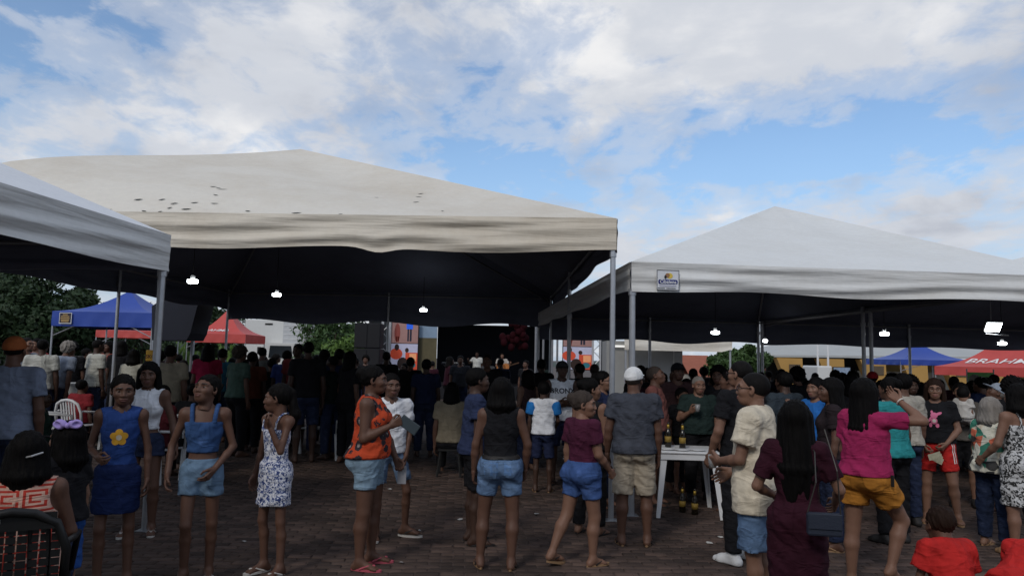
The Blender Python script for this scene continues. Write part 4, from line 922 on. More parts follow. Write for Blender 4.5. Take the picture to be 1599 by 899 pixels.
# black tarpaulin screen between the left pole and the red canopy
root = empty('tarpaulin_screen', P(275, 540, 17.0) * Vector((1, 1, 0)) if False else Vector((P(275, 540, 17.0).x, 17.0, 0)), 0, 'black tarpaulin hung beside the left tent pole', 'tarpaulin'); ox = root.location.x
pl = [(P(x, y, 17.0).x - ox, P(x, y, 17.0).z) for x, y in ((238, 478), (262, 462), (292, 458), (313, 462), (298, 520), (292, 531), (238, 531))]
b = MB(); b.prism(pl, -0.03, 0.9); b.build('tarpaulin', NAVYC, root); b = MB()
for x in (pl[0][0] + 0.05, pl[3][0] - 0.3): b.tube([(x, 0.4, 0), (x, 0.4, 3.0)], 0.03, 8)
b.build('support', DSTEEL, root)

# white box truck
tk = empty('box_truck', (P(440, 540, 44).x, 44, 0), 0, 'white box truck parked behind the crowd on the left', 'truck'); tx = tk.location.x
TW = mat('truck_white', (0.62, 0.62, 0.6), 0.45, var=0.08); GL = mat('dark_glass', (0.02, 0.025, 0.03), 0.15, var=0, spec=0.5); RUB = mat('rubber', (0.015, 0.015, 0.015), 0.8)
x0 = P(383, 500, 44).x - tx; x1 = P(479, 500, 44).x - tx; zt = P(430, 499, 44).z; zb = 1.05
b = MB(); b.box(((x0 + x1) / 2, 1.2, (zt + zb) / 2), (x1 - x0, 2.4, zt - zb), bev=0.04); bd = b.build('cargo_box', TW, tk)
xs = P(441, 520, 44).x - tx; b = MB(); b.box(((xs + x1) / 2, -0.02, (zt + zb) / 2), (x1 - xs - 0.1, 0.03, zt - zb - 0.14)); dr = b.build('slatted_side', mat('truck_grey', (0.45, 0.46, 0.47), 0.5, var=0.2), tk)
for i in range(9): b = MB(); b.box(((xs + x1) / 2, -0.045, zb + 0.25 + i * (zt - zb - 0.3) / 9), (x1 - xs - 0.14, 0.02, 0.05)); b.build('slat', mat('slat_white', (0.6, 0.6, 0.6), 0.5), dr)
b = MB(); b.box(((x0 + xs) / 2 + 0.3, -0.012, zt - 0.27), (0.45, 0.02, 0.1)); b.build('vent', RUB, tk)
cx = P(442, 535, 43.4).x - tx; b = MB(); b.prism([(-1.0, 0.6), (1.0, 0.6), (1.0, 1.5), (0.85, 2.35), (-0.95, 2.35), (-1.0, 1.6)], -0.8, 1.3, 0, lambda p: p + Vector((cx, -0.4, 0))); cb = b.build('cab', TW, tk)
b = MB(); b.prism([(-0.62, 1.5), (0.78, 1.5), (0.66, 2.2), (-0.55, 2.2)], -0.83, -0.80, 0, lambda p: p + Vector((cx, -0.4, 0))); b.build('window', GL, cb)
b = MB(); b.box((cx - 1.16, -1.25, 1.9), (0.2, 0.12, 0.42), bev=0.03); b.build('mirror', RUB, cb)
for wx in (x0 + 0.8, x1 - 0.8, cx + 0.5):
    w = MB(); w.tube([(wx, -0.5, 0.45), (wx, -0.2, 0.45)], 0.45, 20); wh = w.build('wheel', RUB, tk); w = MB(); w.tube([(wx, -0.52, 0.45), (wx, -0.49, 0.45)], 0.24, 14); w.build('rim', DSTEEL, wh)
def car(px, d, rz, label, col, van=False):
    p = P(px, 540, d); r = empty('parked_car', (p.x, d, 0), rz, label, 'car', 'cars parked behind the crowd'); m = mat('car_paint_%d' % int(col[0] * 100), col, 0.3, var=0.03, spec=0.5)
    prof = [(-2.05, 0.35), (2.05, 0.35), (2.1, 0.75), (1.95, 0.92), (0.95, 1.02), (0.35, 1.45 if not van else 1.75), (-1.2, 1.47 if not van else 1.8), (-1.95, 1.05), (-2.1, 0.8)]
    b = MB(); b.prism(prof, -0.85, 0.85); bd = b.build('body', m, r)
    for s in (-1, 1): b = MB(); b.prism([(0.78, 1.03), (0.3, 1.38), (-1.1, 1.4), (-1.7, 1.05)], s * 0.855, s * 0.865); b.build('window', GL, bd)
    b = MB(); b.add([(0.93, -0.72, 1.05), (0.93, 0.72, 1.05), (0.4, 0.66, 1.44), (0.4, -0.66, 1.44)], [(0, 1, 2, 3)]); b.build('windscreen', GL, bd).location = (0.02, 0, 0.02)
    for s in (-1, 1): b = MB(); b.ball((2.05, s * 0.6, 0.72), (0.08, 0.18, 0.09)); b.build('headlight', mat('headlight', (0.6, 0.6, 0.6), 0.2), bd)
    for x in (-1.3, 1.3):
        for s in (-1, 1): b = MB(); b.tube([(x, s * 0.7, 0.32), (x, s * 0.9, 0.32)], 0.32, 18); wh = b.build('wheel', RUB, r); b = MB(); b.tube([(x, s * 0.89, 0.32), (x, s * 0.915, 0.32)], 0.19, 12); b.build('rim', DSTEEL, wh)
car(122, 27, math.radians(-80), 'white pickup-like car facing the tents under the blue canopy', (0.66, 0.66, 0.66)); car(22, 30, math.radians(5), 'white car at the far left behind the seated man', (0.6, 0.62, 0.62)); car(160, 31, math.radians(10), 'silver car behind the white striped shirt', (0.45, 0.46, 0.47))

# trees
BARK = mat('bark', (0.05, 0.038, 0.028), 0.9, var=0.3, bump=0.6, bscale=12)
def leafmat(name, col): return mat(name, col, 0.6, var=0.55, vscale=0.9, spec=0.25)
LEAF = [leafmat('leaf_deep', (0.022, 0.042, 0.016)), leafmat('leaf_mid', (0.045, 0.085, 0.025)), leafmat('leaf_light', (0.085, 0.15, 0.03))]
def tree(x, y, H, rx, ch, label, leaf=0, dens=3500, seed=1, lsz=0.13, trunk=True, group='trees around the square', low=0.25, cat='tree', name='tree'):
    r_ = np.random.default_rng(seed); root = empty(name, (x, y, 0), 0, label, cat, group); b = MB(); cz = H - ch / 2
    b.tube([(0, 0, 0), (0.08, 0.05, H * 0.3), (-0.05, 0, H * 0.6), (0.05, 0.05, H * 0.85)], [0.028 * H, 0.022 * H, 0.014 * H, 0.004 * H], 8)
    ncl = 26; C = r_.normal(size=(ncl, 3)); C /= np.linalg.norm(C, axis=1)[:, None]; C *= (r_.random((ncl, 1)) ** 0.35) * np.array([[rx * 0.85, rx * 0.85, ch * 0.42]]); C[:, 2] += cz
    for c in C[:9]: b.tube([(0, 0, H * 0.35), (c[0] * 0.5, c[1] * 0.5, (c[2] + H * 0.4) / 2), tuple(c)], [0.012 * H, 0.008 * H, 0.003 * H], 5)
    b.build('trunk', BARK, root, True)
    idx = r_.integers(0, ncl, dens); rad = r_.uniform(0.22, 0.42, ncl) * rx; d = r_.normal(size=(dens, 3)); d /= np.linalg.norm(d, axis=1)[:, None]
    pts = C[idx] + d * (rad[idx][:, None] * r_.random((dens, 1)) ** 0.45) * np.array([[1, 1, 0.75]])
    a1 = r_.normal(size=(dens, 3)); a1 /= np.linalg.norm(a1, axis=1)[:, None]; a2 = np.cross(a1, r_.normal(size=(dens, 3))); a2 /= np.linalg.norm(a2, axis=1)[:, None]
    sz = lsz * r_.uniform(0.6, 1.4, (dens, 1)); V = np.stack([pts - a1 * sz, pts + a2 * sz * 0.45, pts + a1 * sz, pts - a2 * sz * 0.45], 1).reshape(-1, 3); F = np.arange(dens * 4).reshape(-1, 4)
    me = np_mesh('crown', V, F); me.materials.append(LEAF[leaf]); link('crown', me, root); return root
def tree_px(px, py_top, d, rx, ch, label, **k): p = P(px, py_top, d); return tree(p.x, d, p.z, rx, min(ch, 0.78 * p.z), label, **{**k, 'dens': int(k.get('dens', 3500) * 1.6)})
tree_px(28, 410, 34, 3.4, 4.6, 'tall dark tree at the left edge above the crowd', leaf=0, dens=16000, seed=2); tree_px(75, 445, 30, 2.6, 3.6, 'dark rounded tree behind the blue canopy', leaf=0, dens=11000, seed=3)
tree_px(140, 476, 50, 3.5, 4, 'low far tree right of the dark rounded tree', leaf=0, dens=2500, seed=4); tree_px(225, 478, 46, 2.6, 4, 'far tree behind the black tarpaulin', leaf=0, dens=2500, seed=5); tree_px(325, 465, 38, 1.3, 3.5, 'slim tree behind the red canopy peak', leaf=0, dens=2200, seed=6)
for i, (px, py, d, rx, lf) in enumerate(((375, 492, 60, 4, 0), (455, 494, 65, 5, 0), (490, 503, 55, 3, 0), (525, 496, 40, 2.6, 1), (552, 492, 44, 3.0, 0), (568, 520, 36, 2.0, 2))): tree_px(px, py, d, rx, 4.5 if i > 2 else 3.5, ('hazy treetop above the red canopy', 'low treetop above the truck box', 'dark treetop right of the truck', 'loose green tree right of the truck', 'green tree behind the black loudspeakers', 'light green shrub beside the black loudspeakers')[i], leaf=lf, dens=3000, seed=20 + i)
tree_px(1163, 528, 38, 1.25, 4.2, 'round green tree right of the small white awning', leaf=1, dens=7000, seed=40); tree_px(1128, 548, 34, 0.9, 2.6, 'low bush in front of the round green tree', leaf=1, dens=2500, seed=41)
# bank of scrub and grass behind the crowd
def scrub(name, x0, x1, y, zt, dens, lf, label):
    r_ = np.random.default_rng(9); pts = np.stack([r_.uniform(x0, x1, dens), y + r_.uniform(-1, 2, dens), r_.random(dens) ** 1.4 * zt * (0.7 + 0.3 * np.sin(r_.uniform(0, 6, dens)))], 1)
    a = np.stack([r_.normal(0, 0.25, dens), r_.normal(0, 0.25, dens), np.ones(dens)], 1) * r_.uniform(0.15, 0.4, (dens, 1)); w = np.stack([r_.normal(0, 1, dens), r_.normal(0, 1, dens), np.zeros(dens)], 1) * 0.05
    V = np.stack([pts - w, pts + w, pts + w * 0.6 + a, pts - w * 0.6 + a], 1).reshape(-1, 3); me = np_mesh(name, V, np.arange(dens * 4).reshape(-1, 4)); me.materials.append(LEAF[lf]); o = link(name, me); tag(o, label, 'grass', None, 'stuff')
scrub('grass_bank', -32, -5.5, 50, 2.3, 14000, 2, 'sunlit grass bank behind the crowd'); scrub('far_scrub', 12, 40, 60, 2.0, 6000, 0, 'dark scrub beyond the hall')
b = MB()
hv = []; nh = 60
for i in range(nh + 1):
    a = i / nh; x = -260 + 520 * a; hv += [(x, 190, -0.5), (x, 200, 3.5 + 3 * math.sin(a * 9) + 1.5 * math.sin(a * 23 + 1) + (4 if a < 0.4 else 0)), (x, 260, -0.5)]
b.add(hv, [q for i in range(nh) for q in ((i * 3, i * 3 + 3, i * 3 + 4, i * 3 + 1), (i * 3 + 1, i * 3 + 4, i * 3 + 5, i * 3 + 2))]); tag(b.build('hills', leafmat('hill_green', (0.03, 0.045, 0.03)), None, True), 'low wooded rise on the horizon', kind='structure')

# hall on the right: broad grey roof on slanting ochre piers
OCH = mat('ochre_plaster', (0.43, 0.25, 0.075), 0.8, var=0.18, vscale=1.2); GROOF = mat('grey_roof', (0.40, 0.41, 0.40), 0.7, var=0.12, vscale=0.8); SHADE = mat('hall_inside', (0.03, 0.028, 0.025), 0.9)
D = 42.0; hx0 = P(1198, 553, D).x; hz = P(1205, 554, D).z; hall = empty('sports_hall', (hx0, D, 0), 0, 'ochre hall with a broad grey roof behind the right tent', 'building'); Lh = 26.0
rp = P(1262, 527, D + 5); b = MB(); rz_ = rp.z; rx_ = rp.x - hx0
b.add([(0, 0, hz), (Lh, -0.5, hz + 0.3), (Lh, 9, rz_ + 0.6), (rx_, 5, rz_), (0.5, 12, hz), (0, 0, hz - 0.12), (Lh, -0.5, hz + 0.18)], [(0, 1, 2, 3), (0, 3, 4), (5, 6, 1, 0)]); b.build('roof', GROOF, hall)
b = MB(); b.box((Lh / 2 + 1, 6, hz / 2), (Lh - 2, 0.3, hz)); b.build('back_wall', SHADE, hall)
for i in range(9):
    bx = 0.5 + i * 2.35; b = MB(); b.prism([(bx, hz - 0.15), (bx + 1.45, hz - 0.15), (bx + 1.5, 0), (bx + 0.85, 0)], -0.1, 0.5); pr = b.build('pier', OCH, hall)
    if i % 2 == 0: b = MB(); b.box((bx + 1.0, -0.13, hz - 0.75), (0.62, 0.05, 0.5)); b.build('panel', mat('panel_dark', (0.1, 0.075, 0.05), 0.8), pr)
b = MB(); b.box((Lh / 2 + 3, 3, hz - 0.8), (Lh - 8, 0.2, 0.9)); b.build('lattice_wall', mat('pale_ochre', (0.50, 0.36, 0.15), 0.8), hall)
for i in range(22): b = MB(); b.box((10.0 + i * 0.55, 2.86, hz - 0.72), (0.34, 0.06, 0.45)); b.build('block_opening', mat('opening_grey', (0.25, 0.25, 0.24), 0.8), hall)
b = MB(); b.box((9, 2.5, 0.9), (11, 0.15, 1.1)); b.build('low_wall', mat('white_wall', (0.62, 0.6, 0.52), 0.8), hall)
for i, px in enumerate((1277, 1293)):
    q = P(px, 560, 38); f = tag(empty('flag_pole', (q.x, 38, 0)), ('left', 'right')[i] + ' of the two slim white poles before the hall', 'pole', 'poles before the hall'); b = MB(); b.tube([(0, 0, 0), (0, 0, 5.6)], [0.06, 0.045], 8); b.build('shaft', mat('white_metal', (0.7, 0.7, 0.7), 0.4), f); b = MB(); b.box((0, 0, 0.05), (0.4, 0.4, 0.1)); b.build('base', DSTEEL, f)
# food trailer with a menu board
q = P(1300, 575, 30); ft = empty('food_trailer', (q.x, 30, 0), 0, 'white food trailer with a framed picture board', 'trailer'); b = MB(); b.box((-0.3, 0.8, 1.05), (0.6, 1.6, 1.3), bev=0.06); b.build('body', TW, ft); b = MB(); b.box((0.36, 0, 1.42), (0.72, 0.06, 0.5)); bdv = b.build('board', RUB, ft)
b = MB(); b.box((0.36, -0.036, 1.43), (0.66, 0.01, 0.43)); b.build('picture', mat('board_picture', (0.25, 0.32, 0.42), 0.5, var=0.7, vscale=7), bdv)
for x in (-0.45, -0.1): b = MB(); b.tube([(x, 0.0, 0.28), (x, 0.2, 0.28)], 0.28, 14); b.build('wheel', RUB, ft)
# small white awning with a kiosk
aw = P(1062, 535, 24.0); ax0 = P(975, 535, 24).x; ax1 = P(1143, 535, 24).x; root = empty('kiosk_awning', (aw.x, 24, 0), 0, 'small white awning over a pale kiosk behind the right tent', 'awning'); zt = P(1062, 521, 24).z; zm = P(1062, 530, 24).z; zb = P(1062, 548, 24).z
b = MB(); b.add([(ax0 - aw.x, 0, zm), (ax1 - aw.x, 0, zm), (ax1 - aw.x - 0.3, 2.5, zt + 0.6), (ax0 - aw.x, 2.5, zt + 0.6)], [(0, 1, 2, 3)]); b.build('roof', CANV_WHITE, root)
b = MB(); vs = []
for i in range(31):
    for j in range(5): u = i / 30; vs.append((ax0 - aw.x + (ax1 - ax0) * u, 0.02 * math.sin(j * 1.9 + 3 * u) - 0.01 * j, zm + (zb - zm) * j / 4 * (1 - 0.25 * (u > 0.9) * (u - 0.9) * 10)))
b.add(vs, [(i * 5 + j, i * 5 + j + 1, (i + 1) * 5 + j + 1, (i + 1) * 5 + j) for i in range(30) for j in range(4)]); b.build('valance', CANV_CREAM, root, True)
for x in (ax0 - aw.x + 0.05, ax1 - aw.x - 0.05): b = MB(); b.tube([(x, 0.05, 0), (x, 0.05, zm)], 0.035, 8); b.build('leg', STEEL, root)
b = MB(); b.box((-0.9, 2.0, 1.2), (2.6, 1.2, 2.4)); kb = b.build('kiosk', mat('kiosk_grey', (0.30, 0.30, 0.29), 0.7, var=0.1), root)
for x in (-1.5, -0.7, 0.1): b = MB(); b.box((x, 1.39, 1.3), (0.03, 0.02, 2.0)); b.build('panel_joint', mat('joint_pale', (0.5, 0.5, 0.48), 0.6), kb)
b = MB(); b.box((-1.2, 1.3, 2.22), (1.5, 0.06, 0.07)); b.build('tube_light', mat('tube_lit', (0.8, 0.8, 0.8), 0.4, var=0, emit=((1, 0.98, 0.92), 0.5)), kb)
# tiled house roofs seen between the canopies
def house(px, py_ridge, d, w, label, hgt=None):
    q = P(px, py_ridge, d); r = empty('house', (q.x, d, 0), 0, label, 'house'); z = q.z; b = MB(); b.box((0, 2, (z - 1) / 2), (w, 4, z - 1)); b.build('wall', mat('house_wall', (0.5, 0.45, 0.36), 0.8), r)
    b = MB(); b.add([(-w / 2 - .3, -0.4, z - 1.05), (w / 2 + .3, -0.4, z - 1.05), (w / 2 + .3, 2, z), (-w / 2 - .3, 2, z), (-w / 2 - .3, 4.4, z - 1.05), (w / 2 + .3, 4.4, z - 1.05)], [(0, 1, 2, 3), (3, 2, 5, 4)]); b.build('roof', mat('clay_roof', (0.30, 0.10, 0.06), 0.8, var=0.3, vscale=5), r)
    b = MB(); b.box((0, -0.01, (z - 1) * 0.6), (0.45, 0.05, 0.5)); b.build('window', GL, r)
house(1098, 554, 36, 0.9, 'small house with a clay roof behind the kiosk'); house(492, 522, 45, 4.0, 'clay roof showing right of the truck'); house(1196, 565, 50, 4.0, 'low house with a clay roof beside the hall')

# ------------------------------------------------------------------ the stage
SD = 31.0; BLK = mat('stage_black', (0.008, 0.008, 0.011), 0.7, var=0.2); ALU = mat('truss_aluminium', (0.5, 0.5, 0.5), 0.4, 0.6)
sx0, sx1 = P(590, 560, SD).x, P(945, 560, SD).x; scx = (sx0 + sx1) / 2; stage = empty('stage', (scx, SD, 0), 0, 'low stage with a black backdrop at the back of the square', 'stage'); SZ = 0.55
b = MB(); b.box((0, 2.6, SZ / 2), (sx1 - sx0, 5.2, SZ)); b.build('platform', BLK, stage); b = MB(); bx0, bx1 = P(683, 540, SD + 5).x - scx, P(862, 540, SD + 5).x - scx; bz = P(770, 508, SD + 5).z; b.box(((bx0 + bx1) / 2, 5, bz / 2 + 0.2), (bx1 - bx0, 0.1, bz - 0.4)); b.build('backdrop', mat('backdrop_black', (0.006, 0.007, 0.011), 0.9, bump=0.3, bscale=3), stage)
b = MB(); b.box((0, 2.6, 4.0), (sx1 - sx0 + 1, 5.4, 0.12)); b.build('roof', BLK, stage)
for s in (-1, 1): b = MB(); b.box((s * ((sx1 - sx0) / 2 + 0.4), 2.6, 2.0), (0.1, 5.0, 4.0)); b.build('side_drape', BLK, stage)
def truss(px, d, label):
    q = P(px, 550, d); r = empty('truss_tower', (q.x, d, 0), 0, label, 'truss', 'lattice towers beside the stage'); w = 0.15; H_ = 3.6
    for x in (-w, w):
        for y in (0, 2 * w): b = MB(); b.tube([(x, y, 0), (x, y, H_)], 0.028, 6); b.build('chord', ALU, r)
    for i in range(12):
        z = i * 0.3; sgn_ = 1 if i % 2 else -1; b = MB(); b.tube([(-w * sgn_, 0, z), (w * sgn_, 0, z + 0.3)], 0.016, 5); b.build('brace', ALU, r)
truss(601, 30.2, 'lattice tower left of the left screen'); truss(932, 30.2, 'lattice tower right of the right screen')
def emis(name, col, st=0.5): return mat(name, col, 0.5, var=0.25, vscale=6, emit=(col, st * 0.22))
def screen(px0, px1, py0, py1, d, label):
    a, c = P(px0, py0, d), P(px1, py1, d); w, h = c.x - a.x, a.z - c.z; r = empty('led_screen', (a.x, d, 0), 0, label, 'screen', 'lit screens on the stage'); zb = c.z
    b = MB(); b.box((w / 2, 0.06, zb + h / 2), (w + 0.06, 0.1, h + 0.06)); b.build('casing', BLK, r); b = MB(); b.box((w / 2, 0.06, zb / 2 - 0.02), (0.2, 0.1, zb - 0.04)); b.build('stand', BLK, r)
    def q(name, polys, col, st, off):
        bb = MB()
        for vs, fs in polys: bb.add([(u * w, -off, zb + v * h) for u, v in vs], fs)
        bb.build(name, emis('screen_' + name, col, st), r)
    R_ = lambda x0, y0, x1, y1: ([(x0, y0), (x1, y0), (x1, y1), (x0, y1)], [(0, 1, 2, 3)])
    q('ground_picture', [R_(0, 0.56, 1, 1)], (0.30, 0.17, 0.155), 0.7, 0.0); q('pale_picture', [R_(0, 0.0, 1, 0.545)], (0.42, 0.42, 0.55), 0.8, 0.0)
    q('figure_red', [disc(0.22, 0.78, 0.11, 0.2), R_(0.17, 0.58, 0.22, 0.7), R_(0.24, 0.58, 0.29, 0.7)], (0.22, 0.05, 0.04), 0.5, 0.006); q('figure_blue', [R_(0.56, 0.86, 0.8, 1.0)], (0.02, 0.12, 0.75), 0.9, 0.006); q('figure_legs', [R_(0.6, 0.6, 0.66, 0.86), R_(0.69, 0.6, 0.76, 0.86)], (0.02, 0.02, 0.04), 0.2, 0.006)
    q('shirt_red', [disc(0.2, 0.33, 0.24, 0.12), R_(0.55, 0.0, 1, 0.36)], (0.55, 0.07, 0.03), 0.7, 0.006); q('head_dark', [disc(0.22, 0.47, 0.085, 0.07), disc(0.6, 0.41, 0.07, 0.05), disc(0.45, 0.12, 0.2, 0.14)], (0.03, 0.015, 0.012), 0.2, 0.009); q('glow_orange', [R_(0.7, 0.18, 0.96, 0.34)], (0.75, 0.32, 0.15), 0.9, 0.01); q('shirt_teal', [disc(0.8, 0.1, 0.14, 0.07)], (0.03, 0.16, 0.2), 0.5, 0.012)
screen(612, 651, 503, 577, 30.6, 'lit screen left of the backdrop showing people'); screen(880, 924, 512, 577, 30.6, 'lit screen right of the backdrop partly behind tent poles')
a, c = P(653, 505, 30.9), P(682, 545, 30.9); r = empty('picture_banner', (a.x, 30.9, 0), 0, 'printed landscape banner beside the left screen', 'banner'); w, h = c.x - a.x, a.z - c.z
b = MB(); b.box((w / 2, 0, c.z + h * 0.72), (w, 0.03, h * 0.56)); b.build('sky_print', mat('banner_sky', (0.22, 0.30, 0.40), 0.7, var=0.3, vscale=2), r); b = MB(); b.box((w / 2, 0, c.z / 2 + h * 0.22), (w, 0.03, c.z + h * 0.44)); b.build('field_print', mat('banner_field', (0.10, 0.085, 0.045), 0.7, var=0.4, vscale=3), r)
# loudspeakers
for i, (px, z, lab) in enumerate(((563, 0.9, 'black loudspeaker stack left of the lattice tower'), (583, 0.9, 'second black loudspeaker stack beside the lattice tower'))):
    q = P(px, 540, 29); r = empty('loudspeaker_stack', (q.x, 29, 0), 0, lab, 'loudspeaker', 'loudspeakers beside the stage')
    for k in range(3):
        b = MB(); b.box((0, 0.4, 0.5 + k * 1.0), (0.52, 0.8, 0.98), bev=0.02); cbn = b.build('cabinet', BLK, r); b = MB(); b.box((0, -0.012, 0.5 + k), (0.46, 0.02, 0.9)); b.build('grille', mat('speaker_grille', (0.012, 0.012, 0.014), 0.8), cbn)
# dark red balloon cluster hung over the stage
q = P(803, 524, 28); r = empty('balloon_cluster', (q.x, 28, q.z), 0, 'dark red balloon cluster hanging before the backdrop', 'balloons')
for i in range(26): b = MB(); b.ball((random.uniform(-0.45, 0.45), random.uniform(-0.2, 0.2), random.uniform(-0.45, 0.45)), (0.13, 0.13, 0.15), 10, 8); b.build('balloon', mat('balloon_red', (0.022, 0.004, 0.006), 0.9, spec=0.05), r, True)
b = MB(); b.tube([(0, 0, 0.4), (0, 0, 1.4)], 0.008, 5); b.build('cord', BLK, r)
# keyboard on a stand
q = P(706, 564, 31.5); r = empty('keyboard', (q.x, 32.0, SZ), 0, 'stage keyboard on a stand left of the singer', 'keyboard'); b = MB(); b.box((0, 0, 0.9), (1.0, 0.32, 0.1), bev=0.015); kb = b.build('case', BLK, r); b = MB(); b.box((0, -0.05, 0.956), (0.9, 0.15, 0.012)); b.build('keys', mat('keys_white', (0.6, 0.6, 0.58), 0.4), kb)
for s in (-1, 1): b = MB(); b.tube([(-s * 0.4, -0.1, 0.01), (s * 0.4, 0.1, 0.85)], 0.018, 6); b.build('stand_bar', DSTEEL, r)
# steel posts seen between the tents
for i, (px, d) in enumerate(((862, 22.5), (870, 24), (848, 25), (836, 26))):
    q = P(px, 560, d); r = tag(empty('steel_post', (q.x, d, 0)), 'slim dark post beside the stage, %s of the row' % ('first from the right tent', 'second from the right tent', 'third from the right tent', 'farthest')[i], 'post', 'posts beside the stage'); b = MB(); b.tube([(0, 0, 0), (0, 0, 3.1)], 0.035, 8); b.build('shaft', DSTEEL, r); b = MB(); b.box((0, 0, 0.01), (0.2, 0.2, 0.02)); b.build('foot_plate', DSTEEL, r)
# ------------------------------------------------------------------ the people
def XP(px, d, py=690): return P(px, py, DD(d)).x
def DD(d): return d + (0.2 if d < 12 else 0.0)      # depth read off the feet, corrected for the camera's tilt
def HT(px, py, d): return max(1.05, min(1.92, P(px, py, DD(d)).z - 0.012))
DEN_L = cloth((0.20, 0.29, 0.375), 'denim'); DEN_M = cloth((0.10, 0.165, 0.28), 'denim'); DEN_B = cloth((0.045, 0.09, 0.235), 'denim'); DEN_D = cloth((0.02, 0.028, 0.06), 'denim'); BLACK = cloth((0.010, 0.010, 0.012)); NAVYT = cloth((0.016, 0.022, 0.055)); WHT = cloth((0.66, 0.67, 0.70)); GREYT = cloth((0.25, 0.27, 0.31)); CREAM = cloth((0.62, 0.55, 0.43)); CHAR = cloth((0.050, 0.055, 0.070)); KHAKI = cloth((0.36, 0.31, 0.24)); MAROON = cloth((0.060, 0.012, 0.030)); SALMON = cloth((0.17, 0.065, 0.055)); MAGENTA = cloth((0.30, 0.02, 0.085)); MUST = cloth((0.34, 0.14, 0.022)); REDC = cloth((0.46, 0.022, 0.02)); TEAL = cloth((0.025, 0.22, 0.23)); BEIGE = cloth((0.30, 0.26, 0.19)); GREEN = cloth((0.018, 0.032, 0.030)); DRED = cloth((0.20, 0.02, 0.025))
SOLE_P = mat('sandal_pink', (0.42, 0.08, 0.11), 0.6); SOLE_W = mat('sandal_white', (0.55, 0.52, 0.48), 0.6); SOLE_B = mat('sandal_black', (0.02, 0.018, 0.018), 0.6); SOLE_T = mat('sandal_tan', (0.28, 0.17, 0.09), 0.6); SNK = mat('sneaker_white', (0.62, 0.62, 0.62), 0.55)
GOLD = mat('brass', (0.5, 0.35, 0.1), 0.35, 0.8)
def small(name, bm, m, loc, label, cat, rz=0.0, smooth=False):
    o = bm.build(name, m, None, smooth); o.location = loc; o.rotation_euler = (0, 0, rz); return tag(o, label, cat)
near = 0.0125
# girl in the blue top with the flower
g = person(XP(187, 5.35), DD(5.35), 203, HT(190, 585, 5.35), 'f', 0.86, 'b', ('bun', 'k'), ('tank', cloth((0.022, 0.055, 0.20), 'denim'), {'hem': 0.05, 'tuck': 1, 'hole': 0.06}), ('skirt', cloth((0.010, 0.020, 0.075), 'denim'), {'z': 0.60, 'rx': 0.165, 'ry': 0.145, 'waist': 0.075}), None, ('flip', SOLE_B, SOLE_B),
           armR=((0.25, -0.12, -1), (-0.30, 0.75, -0.15), 'hold'), armL=((-0.22, -0.03, -1), (-0.05, 0.12, -1), 'relax'), legR=((0.03, 0.14, -1), (0.0, -0.1, -1)), res=near, child=True, label='girl in a dark blue denim outfit with a yellow flower on the chest', head=(0.15, 0.05), z0=0)
gx = g['parts']['top']; cz = g['pz'] + 0.28 * g['s']
pet = [disc(0.036 * math.cos(a), 0.036 * math.sin(a), 0.026, 0.026) for a in [math.pi / 2 + 2 * math.pi * k / 5 for k in range(5)]]
fp = decal(gx, merge(*pet), 0.0, cz, 1, mat('flower_yellow', (0.62, 0.32, 0.03), 0.8), 'flower', g['root'], 0.004); decal(gx, disc(0, 0, 0.02, 0.02), 0.0, cz, 1, mat('flower_heart', (0.6, 0.52, 0.38), 0.8), 'flower_centre', fp, 0.008)
# girl in white halter behind her
person(XP(226, 6.9), DD(6.9), 196, HT(222, 565, 6.9), 'f', 0.92, 'b', ('long', 'k', 0.34), ('tank', WHT, {'hem': 0.11, 'hole': 0.08, 'neckr': 0.06}), ('mini', DEN_D, {'waist': 0.08}), None, ('flip', SOLE_W, SOLE_W), armL=((-0.34, 0.0, -1), (-0.22, 0.25, -1), 'relax'), res=near, label='girl in a white sleeveless crop top with long loose hair', legL=((-0.05, 0.1, -1), (0, -0.12, -1)))
# girl in denim crop top
g = person(XP(318, 5.5), DD(5.5), 194, HT(322, 583, 5.5), 'f', 0.90, 'b', ('bun', 'k'), ('strap', cloth((0.035, 0.08, 0.20), 'denim'), {'hem': 0.135, 'sw': 0.017, 'neck': 0.39}), ('shorts', cloth((0.125, 0.20, 0.295), 'denim'), {'len': 0.44, 'flare': 0.012, 'waist': 0.085}), None, ('flip', SOLE_W, SOLE_W),
           armR=((0.36, -0.08, -1), (0.0, 0.45, -0.9), 'relax'), armL=((-0.30, -0.05, -1), (0.55, 0.55, -0.75), 'relax'), head=(-0.5, -0.28), legR=((0.0, 0.22, -1), (0.02, -0.22, -1)), legL=((-0.02, -0.06, -1), (0.03, -0.15, -1)), res=near, child=True, label='girl in a denim crop top and pale frayed denim shorts')
# girl in the flowered dress
g = person(XP(432, 5.75), DD(5.75), 146, HT(444, 600, 5.75), 'f', 0.82, 'b', ('pony', 'k', 0.26), None, None, (cloth((0.60, 0.61, 0.66), 'floral', (0.03, 0.05, 0.16), (0.16, 0.2, 0.34), 1.3), {'z': 0.62, 'rx': 0.165, 'ry': 0.14, 'strap': 1}), ('flip', SOLE_W, SOLE_W),
           armL=((-0.12, 0.40, -1), (0.28, 0.35, 1.0), 'hold'), armR=((0.26, -0.02, -1), (0.10, 0.18, -1), 'relax'), head=(-0.9, 0.02), legR=((0.04, 0.08, -1), (0, -0.1, -1)), res=near, child=True, label='girl in a short white and blue flowered dress, hand at her neck')
